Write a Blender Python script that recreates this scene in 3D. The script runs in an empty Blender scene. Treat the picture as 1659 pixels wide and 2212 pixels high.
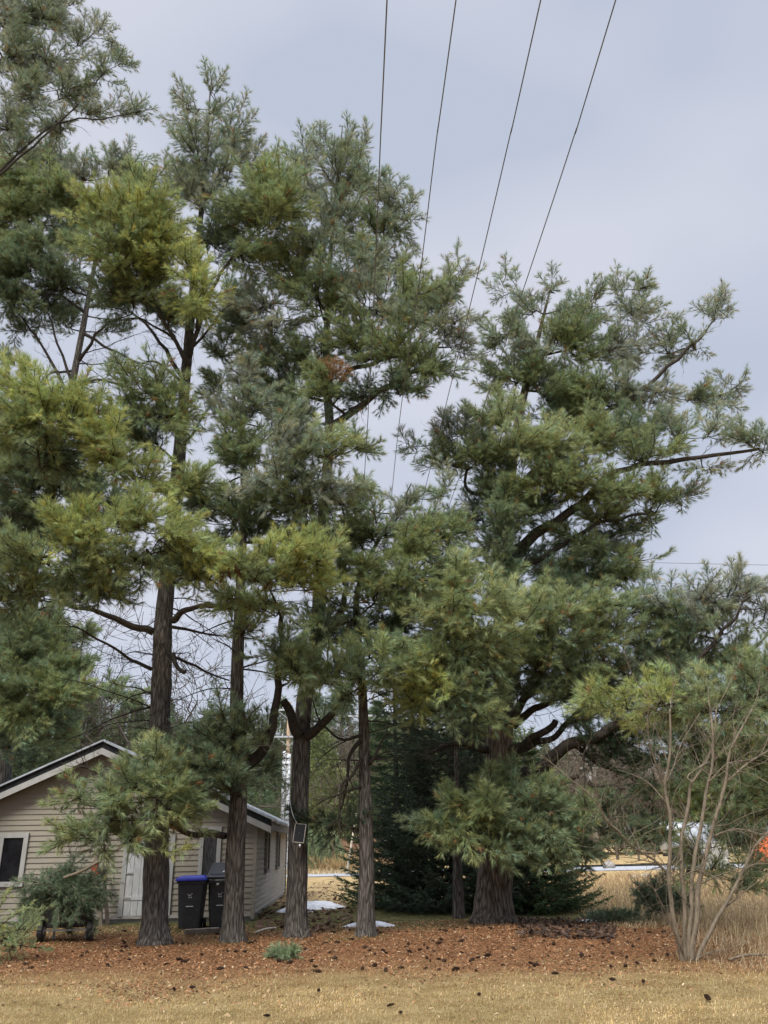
import bpy, bmesh, math, random
import numpy as np
from mathutils import Vector, Matrix, noise
R = math.radians
rng = np.random.default_rng(7)
random.seed(7)
scn = bpy.context.scene
COL = scn.collection

# ------------------------------------------------------------------ camera
CAMZ = 1.6
PITCH, ROLL, FPX = 22.35, -1.0, 1750.0          # FPX: focal length in units of a 1659 x 2212 picture
cam_d = bpy.data.cameras.new('camera')
cam = bpy.data.objects.new('camera', cam_d); COL.objects.link(cam)
CM = Matrix.Rotation(R(90 + PITCH), 4, 'X') @ Matrix.Rotation(R(ROLL), 4, 'Z')
cam.matrix_world = Matrix.Translation((0, 0, CAMZ)) @ CM
cam_d.sensor_fit = 'VERTICAL'; cam_d.sensor_height = 24; cam_d.sensor_width = 18
cam_d.lens = FPX / 2212 * 24
cam_d.clip_start = 0.1; cam_d.clip_end = 3000
scn.camera = cam

# ------------------------------------------------------------------ world + sun + exposure
SUN_EL, SUN_AZ = 50, 200        # azimuth measured clockwise from +Y: the soft sun is behind the camera, a little to the left
w = bpy.data.worlds.new('World'); scn.world = w; w.use_nodes = True
nt = w.node_tree; N = nt.nodes; L = nt.links; N.clear()
wo = N.new('ShaderNodeOutputWorld'); bg = N.new('ShaderNodeBackground'); bg.inputs[1].default_value = 0.1
sky = N.new('ShaderNodeTexSky'); sky.sky_type = 'NISHITA'; sky.sun_disc = False
sky.sun_elevation = R(SUN_EL); sky.sun_rotation = R(SUN_AZ)
tc = N.new('ShaderNodeTexCoord')
mp = N.new('ShaderNodeMapping'); mp.inputs['Scale'].default_value = (1, 1, 1.6); L.new(tc.outputs['Generated'], mp.inputs[0])
mp.inputs['Location'].default_value = (0.35, 0.1, 0.2)
n1 = N.new('ShaderNodeTexNoise'); n1.inputs['Scale'].default_value = 2.3; n1.inputs['Detail'].default_value = 2; n1.inputs['Roughness'].default_value = 0.45
L.new(mp.outputs[0], n1.inputs['Vector'])
cr = N.new('ShaderNodeValToRGB'); L.new(n1.outputs['Fac'], cr.inputs[0])
cr.color_ramp.elements[0].position = 0.40; cr.color_ramp.elements[0].color = (3.55, 3.9, 4.7, 1)
cr.color_ramp.elements[1].position = 0.58; cr.color_ramp.elements[1].color = (4.5, 4.65, 5.3, 1)
# overcast sky: zenith brighter, and boosted extra above the frame as added fill light
sx = N.new('ShaderNodeSeparateXYZ'); L.new(tc.outputs['Generated'], sx.inputs[0])
zr = N.new('ShaderNodeMapRange'); zr.inputs[1].default_value = 0.82; zr.inputs[2].default_value = 1.0
zr.inputs[3].default_value = 1.0; zr.inputs[4].default_value = 8.0; L.new(sx.outputs[2], zr.inputs[0])
vm = N.new('ShaderNodeVectorMath'); vm.operation = 'SCALE'; L.new(cr.outputs[0], vm.inputs[0]); L.new(zr.outputs[0], vm.inputs[3])
mx = N.new('ShaderNodeMix'); mx.data_type = 'RGBA'; mx.inputs[0].default_value = 0.93
L.new(sky.outputs[0], mx.inputs[6]); L.new(vm.outputs[0], mx.inputs[7])
L.new(mx.outputs[2], bg.inputs[0]); L.new(bg.outputs[0], wo.inputs[0])
sd = bpy.data.lights.new('sun', 'SUN'); sd.energy = 2.8; sd.angle = R(25); sd.color = (1.0, 0.95, 0.86)
so = bpy.data.objects.new('sun', sd); COL.objects.link(so)
az = R(SUN_AZ); el = R(SUN_EL)
sdir = Vector((math.sin(az) * math.cos(el), math.cos(az) * math.cos(el), math.sin(el)))
so.rotation_euler = sdir.to_track_quat('Z', 'Y').to_euler()
scn.view_settings.view_transform = 'Standard'; scn.view_settings.look = 'None'
scn.view_settings.gamma = 1; scn.view_settings.exposure = 0.62
scn.cycles.max_bounces = 5; scn.cycles.diffuse_bounces = 3; scn.cycles.transmission_bounces = 2; scn.cycles.transparent_max_bounces = 4
scn.cycles.use_denoising = True; scn.cycles.denoiser = 'OPENIMAGEDENOISE'; scn.cycles.denoising_prefilter = 'ACCURATE'

# ------------------------------------------------------------------ pixel rays
CR = CM.to_3x3()
def ray(px, py): return (CR @ Vector(((px - 829.5) / FPX, -(py - 1106) / FPX, -1))).normalized()
def P(px, py, Y):                                 # the point of that line of sight at distance Y
    d = ray(px, py); t = Y / d.y
    return Vector((d.x * t, Y, CAMZ + d.z * t))
def G(px, py, z=0.0):
    d = ray(px, py); t = (z - CAMZ) / d.z
    return Vector((d.x * t, d.y * t, z))
def mpp(Y): return Y * 0.93 / FPX                 # metres per picture unit

# ------------------------------------------------------------------ helpers
def tag(o, label=None, cat=None, group=None, kind=None):
    if label: o['label'] = label
    if cat: o['category'] = cat
    if group: o['group'] = group
    if kind: o['kind'] = kind
    return o
def empty(name, loc=(0, 0, 0), rz=0, label=None, cat=None, group=None):
    o = bpy.data.objects.new(name, None); COL.objects.link(o); o.location = loc; o.rotation_euler = (0, 0, rz); o.empty_display_size = 0.2
    return tag(o, label, cat, group)
def link(name, me, mat, parent=None):
    o = bpy.data.objects.new(name, me); COL.objects.link(o)
    if mat: me.materials.append(mat)
    if parent: o.parent = parent
    return o
def np_mesh(name, V, F, col=None, smooth=False):
    """V (n,3); F (m,k) with k = 3 or 4"""
    me = bpy.data.meshes.new(name); V = np.asarray(V, np.float32); F = np.asarray(F, np.int32)
    m, k = F.shape
    me.vertices.add(len(V)); me.vertices.foreach_set('co', V.ravel())
    me.loops.add(m * k); me.loops.foreach_set('vertex_index', F.ravel())
    me.polygons.add(m); me.polygons.foreach_set('loop_start', np.arange(0, m * k, k, dtype=np.int32))
    me.update(calc_edges=True)
    if smooth: me.polygons.foreach_set('use_smooth', np.ones(m, bool))
    if col is not None:
        a = me.attributes.new('tint', 'FLOAT_COLOR', 'POINT')
        c = np.ones((len(V), 4), np.float32); c[:, :3] = col; a.data.foreach_set('color', c.ravel())
    return me
class MB:
    """collects boxes, tubes and loose faces into one mesh"""
    def __init__(s): s.v = []; s.f = []
    def add(s, vs, fs):
        n = len(s.v); s.v += [tuple(v) for v in vs]; s.f += [tuple(i + n for i in f) for f in fs]; return s
    def box(s, c, d, M=None, taper=1.0):
        x, y, z = d[0] / 2, d[1] / 2, d[2] / 2; vs = []
        for sz in (-1, 1):
            t = taper if sz < 0 else 1
            for a, b in ((-1, -1), (1, -1), (1, 1), (-1, 1)):
                v = Vector((a * x * t, b * y * t, sz * z))
                if M: v = M @ v
                vs.append(v + Vector(c))
        return s.add(vs, [(3, 2, 1, 0), (4, 5, 6, 7), (0, 1, 5, 4), (1, 2, 6, 5), (2, 3, 7, 6), (3, 0, 4, 7)])
    def bar(s, a, b, w, h=None, up=(0, 0, 1)):
        a = Vector(a); b = Vector(b); h = h or w; d = (b - a); u = Vector(up)
        x = d.cross(u)
        if x.length < 1e-5: x = d.cross(Vector((1, 0, 0)))
        x.normalize(); z = x.cross(d).normalized()
        vs = [p + x * (i * w / 2) + z * (j * h / 2) for p in (a, b) for i, j in ((-1, -1), (1, -1), (1, 1), (-1, 1))]
        return s.add(vs, [(3, 2, 1, 0), (4, 5, 6, 7), (0, 1, 5, 4), (1, 2, 6, 5), (2, 3, 7, 6), (3, 0, 4, 7)])
    def tube(s, pts, rad, n=8, rough=0, caps=True):
        pts = [Vector(p) for p in pts]; m = len(pts)
        if not hasattr(rad, '__len__'): rad = [rad] * m
        vs = []; x = None
        for i, p in enumerate(pts):
            d = (pts[min(i + 1, m - 1)] - pts[max(i - 1, 0)]).normalized()
            if x is None:
                x = d.orthogonal().normalized()
            x = (x - d * x.dot(d)).normalized(); y = d.cross(x)
            for k in range(n):
                a = 2 * math.pi * k / n; r = rad[i]
                if rough:
                    q = p * 1.3 + Vector((math.cos(a), math.sin(a), 0)) * 1.6
                    r *= 1 + rough * noise.noise(q) + rough * .5 * noise.noise(q * 3.1)
                vs.append(p + x * (math.cos(a) * r) + y * (math.sin(a) * r))
        fs = [(i * n + k, i * n + (k + 1) % n, (i + 1) * n + (k + 1) % n, (i + 1) * n + k) for i in range(m - 1) for k in range(n)]
        if caps: fs += [tuple(range(n))[::-1], tuple((m - 1) * n + k for k in range(n))]
        return s.add(vs, fs)
    def build(s, name, mat, parent=None, smooth=False, bevel=0):
        me = bpy.data.meshes.new(name); me.from_pydata(s.v, [], s.f); me.update()
        if smooth: me.polygons.foreach_set('use_smooth', [True] * len(me.polygons))
        o = link(name, me, mat, parent)
        if bevel:
            b = o.modifiers.new('bevel', 'BEVEL'); b.width = bevel; b.segments = 2; b.limit_method = 'ANGLE'
        return o
def curve_pts(ctrl, n=6):
    """Catmull-Rom through control points"""
    c = [Vector(p) for p in ctrl]; c = [c[0] * 2 - c[1]] + c + [c[-1] * 2 - c[-2]]; out = []
    for i in range(1, len(c) - 2):
        for k in range(n):
            t = k / n; a, b, d, e = c[i - 1], c[i], c[i + 1], c[i + 2]
            out.append(0.5 * ((2 * b) + (d - a) * t + (2 * a - 5 * b + 4 * d - e) * t * t + (3 * b - a - 3 * d + e) * t ** 3))
    out.append(c[-2]); return out
def copy_tree(o, parent=None):
    c = o.copy(); COL.objects.link(c); c.parent = parent
    for ch in [x for x in bpy.data.objects if x.parent == o]: copy_tree(ch, c)
    return c

# ------------------------------------------------------------------ materials
def mat(name, col, rough=0.8, spec=0.3, nscale=None, namt=0.25, stretch=(1, 1, 1), bump=0, col2=None, metal=0, detail=6, transl=0, attr=False):
    m = bpy.data.materials.new(name); m.use_nodes = True; t = m.node_tree; nd = t.nodes; lk = t.links
    b = nd['Principled BSDF']; b.inputs['Roughness'].default_value = rough; b.inputs['Specular IOR Level'].default_value = spec; b.inputs['Metallic'].default_value = metal
    b.inputs['Base Color'].default_value = (*col, 1); src = None
    if attr:
        a = nd.new('ShaderNodeAttribute'); a.attribute_name = 'tint'; src = a.outputs['Color']
    if nscale:
        tc = nd.new('ShaderNodeTexCoord'); mp = nd.new('ShaderNodeMapping'); mp.inputs['Scale'].default_value = stretch
        lk.new(tc.outputs['Object'], mp.inputs[0]); n = nd.new('ShaderNodeTexNoise'); n.inputs['Scale'].default_value = nscale; n.inputs['Detail'].default_value = detail
        n.inputs['Roughness'].default_value = 0.65
        lk.new(mp.outputs[0], n.inputs['Vector']); r = nd.new('ShaderNodeValToRGB'); lk.new(n.outputs['Fac'], r.inputs[0])
        c2 = col2 or tuple(c * (1 - namt) for c in col); c1 = col if col2 else tuple(c * (1 + namt) for c in col)
        r.color_ramp.elements[0].position = 0.35; r.color_ramp.elements[0].color = (*c2, 1)
        r.color_ramp.elements[1].position = 0.65; r.color_ramp.elements[1].color = (*c1, 1)
        if not attr: src = r.outputs[0]
        if bump:
            bp = nd.new('ShaderNodeBump'); bp.inputs['Strength'].default_value = bump; bp.inputs['Distance'].default_value = 0.03
            lk.new(n.outputs['Fac'], bp.inputs['Height']); lk.new(bp.outputs[0], b.inputs['Normal'])
    if src: lk.new(src, b.inputs['Base Color'])
    if transl:
        tr = nd.new('ShaderNodeBsdfTranslucent'); mxs = nd.new('ShaderNodeMixShader'); mxs.inputs[0].default_value = transl
        if src: lk.new(src, tr.inputs[0])
        else: tr.inputs[0].default_value = (*col, 1)
        lk.new(b.outputs[0], mxs.inputs[1]); lk.new(tr.outputs[0], mxs.inputs[2]); lk.new(mxs.outputs[0], nd['Material Output'].inputs[0])
    return m
def bark_mat(name, dark, light, sc=9.0, bump=0.9):
    m = bpy.data.materials.new(name); m.use_nodes = True; t = m.node_tree; nd = t.nodes; lk = t.links
    b = nd['Principled BSDF']; b.inputs['Roughness'].default_value = 0.95; b.inputs['Specular IOR Level'].default_value = 0.1
    tc = nd.new('ShaderNodeTexCoord'); mp = nd.new('ShaderNodeMapping'); mp.inputs['Scale'].default_value = (1, 1, 0.16); lk.new(tc.outputs['Object'], mp.inputs[0])
    nz = nd.new('ShaderNodeTexNoise'); nz.inputs['Scale'].default_value = 5; lk.new(mp.outputs[0], nz.inputs['Vector'])
    ad = nd.new('ShaderNodeMix'); ad.data_type = 'VECTOR'; ad.inputs[0].default_value = 0.12; lk.new(mp.outputs[0], ad.inputs[4]); lk.new(nz.outputs['Color'], ad.inputs[5])
    v = nd.new('ShaderNodeTexVoronoi'); v.feature = 'DISTANCE_TO_EDGE'; v.inputs['Scale'].default_value = sc * 2.2; lk.new(ad.outputs[1], v.inputs['Vector'])
    n2 = nd.new('ShaderNodeTexNoise'); n2.inputs['Scale'].default_value = sc * 3; n2.inputs['Detail'].default_value = 8; lk.new(mp.outputs[0], n2.inputs['Vector'])
    mu = nd.new('ShaderNodeMath'); mu.operation = 'MULTIPLY_ADD'; lk.new(v.outputs['Distance'], mu.inputs[0]); mu.inputs[1].default_value = 1.3
    lk.new(n2.outputs['Fac'], mu.inputs[2])
    r = nd.new('ShaderNodeValToRGB'); lk.new(mu.outputs[0], r.inputs[0]); r.color_ramp.elements[0].position = 0.45; r.color_ramp.elements[0].color = (*dark, 1)
    r.color_ramp.elements[1].position = 0.95; r.color_ramp.elements[1].color = (*light, 1); lk.new(r.outputs[0], b.inputs['Base Color'])
    bp = nd.new('ShaderNodeBump'); bp.inputs['Strength'].default_value = bump; bp.inputs['Distance'].default_value = 0.05; lk.new(mu.outputs[0], bp.inputs['Height']); lk.new(bp.outputs[0], b.inputs['Normal'])
    return m
M = {}
M['needles'] = mat('needles', (.1, .14, .05), 0.55, 0.35, attr=True, transl=0.3)
M['blades'] = mat('blades', (.4, .3, .15), 0.8, 0.1, attr=True, transl=0.25)
M['bark'] = bark_mat('bark', (.048, .043, .038), (.17, .152, .136))
M['limb'] = mat('limb_bark', (.07, .06, .051), .95, .1, 22, .4, bump=.6, col2=(.03, .026, .023))
M['bark_big'] = bark_mat('bark_big', (.05, .04, .032), (.2, .165, .135), 6.5)
M['twig'] = mat('twig', (.05, .038, .028), 0.9, 0.1, 12, 0.4)
M['dead'] = mat('dead', (.06, .048, .038), 0.9, 0.1, 14, 0.5)
M['smooth_bark'] = mat('smooth_bark', (.25, .205, .15), 0.85, 0.15, 14, 0.3, (1, 1, .35), 0.8, col2=(.12, .10, .075), detail=9)
M['far_bark'] = mat('far_bark', (.13, .11, .09), 0.9, 0.1, 4, 0.3)
M['birch'] = mat('birch', (.55, .5, .4), 0.8, 0.1, 5, 0.2)
M['white'] = mat('white_paint', (.36, .362, .355), 0.6, 0.3, 9, 0.25, (1, 1, .3), 0.1, col2=(.3, .3, .285))
M['door'] = mat('door_paint', (.5, .52, .54), 0.6, 0.3, 14, 0.25, (1, 1, .22), 0.3, col2=(.34, .34, .33), detail=9)
M['black'] = mat('black_plastic', (.018, .019, .022), 0.5, 0.4, 7, 0.3)
M['blue'] = mat('blue_plastic', (.015, .025, .3), 0.45, 0.4, 5, 0.2)
M['mark'] = mat('pale_print', (.5, .5, .5), 0.6)
M['bag'] = mat('bag', (.75, .8, .82), 0.35, 0.5, 6, 0.1, bump=.6)
M['glass'] = mat('dark_glass', (.008, .008, .01), 0.3, 0.15, 3, 0.6)
M['film'] = mat('plastic_film', (.09, .09, .095), 0.35, 0.3, 10, .8, (6, 1, .7), 0.8, col2=(.012, .012, .014))
M['conduit'] = mat('conduit', (.55, .58, .62), .6, .3, 2, .1)
M['metal'] = mat('galvanised', (.5, .53, .56), 0.4, 0.5, 3, 0.15, metal=.4)
M['roofmetal'] = mat('roof_metal', (.33, .36, .4), 0.35, 0.5, 2, 0.2)
M['trim_dark'] = mat('dark_felt', (.02, .022, .024), 0.9, .1, 4, .3)
M['fascia'] = mat('weathered_board', (.3, .28, .26), 0.85, .1, 6, .3, (1, 1, 4), .2)
M['wood_old'] = mat('weathered_wood', (.16, .135, .11), 0.9, .1, 8, .35)
M['pole_wood'] = mat('pole_wood', (.33, .25, .18), 0.9, .1, 3, .2, (1, 1, .2))
M['red'] = mat('red_paint', (.4, .06, .03), .7, .2, 8, .3)
M['orange'] = mat('orange_paint', (.75, .17, .06), .6, .3, 2, .15)
M['snow'] = mat('snow', (.72, .74, .78), .8, .2, 5, .08, bump=.8, col2=(.45, .44, .43))
M['road'] = mat('road', (.34, .35, .37), .6, .4, 1.2, .12)
M['cone'] = mat('cone_scales', (.045, .028, .02), .9, .1, 60, .6)
M['cable'] = mat('cable', (.13, .13, .14), .5, .4)
M['concrete'] = mat('concrete', (.4, .39, .36), .9, .1, 3, .2)

# siding: beige vinyl with dirt low down
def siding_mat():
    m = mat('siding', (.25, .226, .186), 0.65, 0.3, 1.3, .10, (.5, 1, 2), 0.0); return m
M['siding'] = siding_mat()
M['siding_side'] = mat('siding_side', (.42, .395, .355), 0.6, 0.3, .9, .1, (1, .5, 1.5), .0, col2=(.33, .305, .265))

# ------------------------------------------------------------------ ground
def gz(x, y):
    return 0.05 * noise.noise(Vector((x * .25, y * .25, 0))) * min(1, max(0, (y - 6) / 4)) + (0.10 * math.exp(-((x - 2.2) ** 2) / 5 - ((y - 16.6) ** 2) / 5))
def make_ground():
    xs = sorted(set(list(np.linspace(-16, 18, 137)) + [-400, -120, -60, -30, 34, 60, 120, 400]))
    ys = sorted(set(list(np.linspace(-2, 34, 145)) + [-60, -15, 40, 48, 60, 80, 120, 250, 900]))
    V = [(x, y, gz(x, y) if y < 34 and abs(x) < 18 else 0) for y in ys for x in xs]
    nx = len(xs); F = [(j * nx + i, j * nx + i + 1, (j + 1) * nx + i + 1, (j + 1) * nx + i) for j in range(len(ys) - 1) for i in range(nx - 1)]
    me = np_mesh('ground', V, F, smooth=True)
    m = bpy.data.materials.new('ground'); m.use_nodes = True; t = m.node_tree; nd = t.nodes; lk = t.links; b = nd['Principled BSDF']
    b.inputs['Roughness'].default_value = 0.95; b.inputs['Specular IOR Level'].default_value = 0.05
    tc = nd.new('ShaderNodeTexCoord')
    def nz(scale, detail=5, rough=.6, st=(1, 1, 1)):
        mp = nd.new('ShaderNodeMapping'); mp.inputs['Scale'].default_value = st; lk.new(tc.outputs['Object'], mp.inputs[0])
        n = nd.new('ShaderNodeTexNoise'); n.inputs['Scale'].default_value = scale; n.inputs['Detail'].default_value = detail; n.inputs['Roughness'].default_value = rough
        lk.new(mp.outputs[0], n.inputs['Vector']); return n.outputs['Fac']
    def ramp(s, *st):
        r = nd.new('ShaderNodeValToRGB'); lk.new(s, r.inputs[0]); e = r.color_ramp.elements
        while len(e) < len(st): e.new(0.5)
        for k, (p, c) in enumerate(st): e[k].position = p; e[k].color = (*c, 1)
        return r.outputs[0]
    def math_(op, a, bb, c=None):
        n = nd.new('ShaderNodeMath'); n.operation = op
        for i, v in enumerate((a, bb, c)):
            if v is None: continue
            if isinstance(v, (int, float)): n.inputs[i].default_value = v
            else: lk.new(v, n.inputs[i])
        return n.outputs[0]
    def mr(s, a, bb, c=0, d=1):
        n = nd.new('ShaderNodeMapRange'); n.inputs[1].default_value = a; n.inputs[2].default_value = bb; n.inputs[3].default_value = c; n.inputs[4].default_value = d
        n.interpolation_type = 'SMOOTHSTEP'; lk.new(s, n.inputs[0]); return n.outputs[0]
    def mix(f, a, bb):
        n = nd.new('ShaderNodeMix'); n.data_type = 'RGBA'; lk.new(f, n.inputs[0]); lk.new(a, n.inputs[6]); lk.new(bb, n.inputs[7]); return n.outputs[2]
    sp = nd.new('ShaderNodeSeparateXYZ'); lk.new(tc.outputs['Object'], sp.inputs[0]); X, Y = sp.outputs[0], sp.outputs[1]
    big = nz(.45, 4); fine = nz(28, 6, .75); mid = nz(5, 6, .7)
    lawn = ramp(math_('ADD', math_('MULTIPLY', fine, .6), math_('MULTIPLY', nz(2.2, 5), .4)), (.32, (.1, .07, .03)), (.48, (.27, .19, .085)), (.62, (.42, .33, .17)))
    litter = ramp(math_('ADD', math_('MULTIPLY', fine, .65), math_('MULTIPLY', mid, .35)), (.34, (.06, .035, .022)), (.5, (.22, .108, .052)), (.64, (.34, .2, .1)))
    moss = ramp(math_('ADD', math_('MULTIPLY', fine, .5), math_('MULTIPLY', mid, .5)), (.36, (.03, .03, .015)), (.52, (.13, .12, .05)), (.64, (.26, .24, .12)))
    straw = ramp(math_('ADD', math_('MULTIPLY', fine, .4), math_('MULTIPLY', nz(1.2, 5), .6)), (.3, (.16, .1, .055)), (.5, (.42, .3, .15)), (.66, (.5, .4, .2)))
    # where the needle litter starts (y) with a ragged edge
    yy = math_('ADD', Y, math_('MULTIPLY', math_('SUBTRACT', big, .5), 3.4)); yy = math_('ADD', yy, math_('MULTIPLY', math_('SUBTRACT', mid, .5), 1.6))
    f1 = mr(math_('ADD', yy, math_('MULTIPLY', math_('SUBTRACT', fine, .5), 5)), 10.9, 13.9)
    c = mix(f1, lawn, litter)
    f2 = mr(yy, 17.6, 19.2); c = mix(f2, c, moss)
    f3 = mr(yy, 24, 30); c = mix(f3, c, straw)
    xx = math_('ADD', X, math_('MULTIPLY', math_('SUBTRACT', big, .5), 2.0))
    fr = math_('MULTIPLY', mr(math_('SUBTRACT', xx, math_('MULTIPLY', Y, .02)), 5.2, 6.4), mr(Y, 10, 12.5)); c = mix(fr, c, straw)
    fg = math_('MULTIPLY', mr(X, 3.6, 4.6), mr(Y, 20.5, 23)); c = mix(fg, c, straw)
    lk.new(c, b.inputs['Base Color'])
    bp = nd.new('ShaderNodeBump'); bp.inputs['Strength'].default_value = .9; bp.inputs['Distance'].default_value = 0.05; lk.new(fine, bp.inputs['Height']); lk.new(bp.outputs[0], b.inputs['Normal'])
    tag(link('ground', me, m), kind='structure')
make_ground()
# road across the back, slightly oblique, with a kerb on its far side
def make_road():
    a, b_ = (-120, 38.5), (160, 66)
    w_ = 7.5; d = Vector((b_[0] - a[0], b_[1] - a[1], 0)).normalized(); n = Vector((-d.y, d.x, 0)); A = Vector((*a, .03)); B = Vector((*b_, .03))
    mb = MB(); mb.add([A, B, B + n * w_, A + n * w_], [(0, 1, 2, 3)]); tag(mb.build('road', M['road']), kind='structure')
    k = MB(); k.bar(A + n * (w_ + .12) + Vector((0, 0, .04)), B + n * (w_ + .12) + Vector((0, 0, .04)), .24, .16); tag(k.build('kerb', M['trim_dark']), kind='structure')
    return A, d, n, w_
make_road()

# ------------------------------------------------------------------ foliage machinery
UP = np.array([0, 0, 1.0])
def unit(a): return a / np.maximum(np.linalg.norm(a, axis=-1, keepdims=True), 1e-9)
def needles(Pn, Dn, Ln, tint, n=24, nl=0.105, nw=0.0075, ang=(25, 60), droop=0.12, tp=0.7):
    """brushes of needles along shoots: Pn base, Dn direction, Ln length, tint (m,3)"""
    m = len(Pn); Dn = unit(Dn)
    a = unit(np.cross(Dn, np.array([0.31, 0.17, 0.93]))); b = np.cross(Dn, a)
    t = rng.random((m, n)) ** tp; ph = rng.random((m, n)) * 2 * np.pi
    th = np.radians(rng.uniform(ang[0], ang[1], (m, n))) * (1.15 - 0.5 * t)
    base = Pn[:, None] + Dn[:, None] * (t * Ln[:, None])[..., None]
    side = a[:, None] * np.cos(ph)[..., None] + b[:, None] * np.sin(ph)[..., None]
    dr = Dn[:, None] * np.cos(th)[..., None] + side * np.sin(th)[..., None]
    dr[..., 2] -= droop
    tip = base + unit(dr) * (nl * rng.uniform(.7, 1.15, (m, n)))[..., None]
    wv = unit(np.cross(dr, rng.normal(size=(m, n, 3)))) * (nw / 2)
    V = np.stack([base - wv, base + wv, tip], 2).reshape(-1, 3)
    F = np.arange(len(V)).reshape(-1, 3)
    c = tint[:, None, :] * rng.uniform(.75, 1.3, (m, n, 1))
    C = np.repeat(c.reshape(-1, 3), 3, axis=0)
    return V, F, C
def seg_tubes(A, B, ra, rb, n=3):
    """many thin straight tubes at once"""
    A = np.asarray(A); B = np.asarray(B); d = unit(B - A)
    x = unit(np.cross(d, np.array([0.21, 0.93, 0.3]))); y = np.cross(d, x)
    ang = np.arange(n) * 2 * np.pi / n
    o = x[:, None] * np.cos(ang)[None, :, None] + y[:, None] * np.sin(ang)[None, :, None]
    V = np.concatenate([A[:, None] + o * np.asarray(ra)[:, None, None], B[:, None] + o * np.asarray(rb)[:, None, None]], 1)
    m = len(A); base = (np.arange(m) * 2 * n)[:, None, None]
    k = np.arange(n); q = np.stack([k, (k + 1) % n, n + (k + 1) % n, n + k], 1)[None]
    return V.reshape(-1, 3), (q + base).reshape(-1, 4)
def merge(parts):
    V = []; F = []; C = []; o = 0
    for p in parts:
        V.append(p[0]); F.append(p[1] + o); o += len(p[0])
        if len(p) > 2: C.append(p[2])
    return np.concatenate(V), np.concatenate(F), (np.concatenate(C) if C else None)

TONES = {'Y': (.41, .455, .165), 'L': (.42, .475, .26), 'O': (.315, .37, .165), 'G': (.245, .31, .17), 'D': (.145, .195, .115), 'B': (.35, .38, .295),  # needle hues; D also has the shade between and behind boughs in its colour
         'K': (.035, .06, .03), 'R': (.33, .17, .08)}

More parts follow.
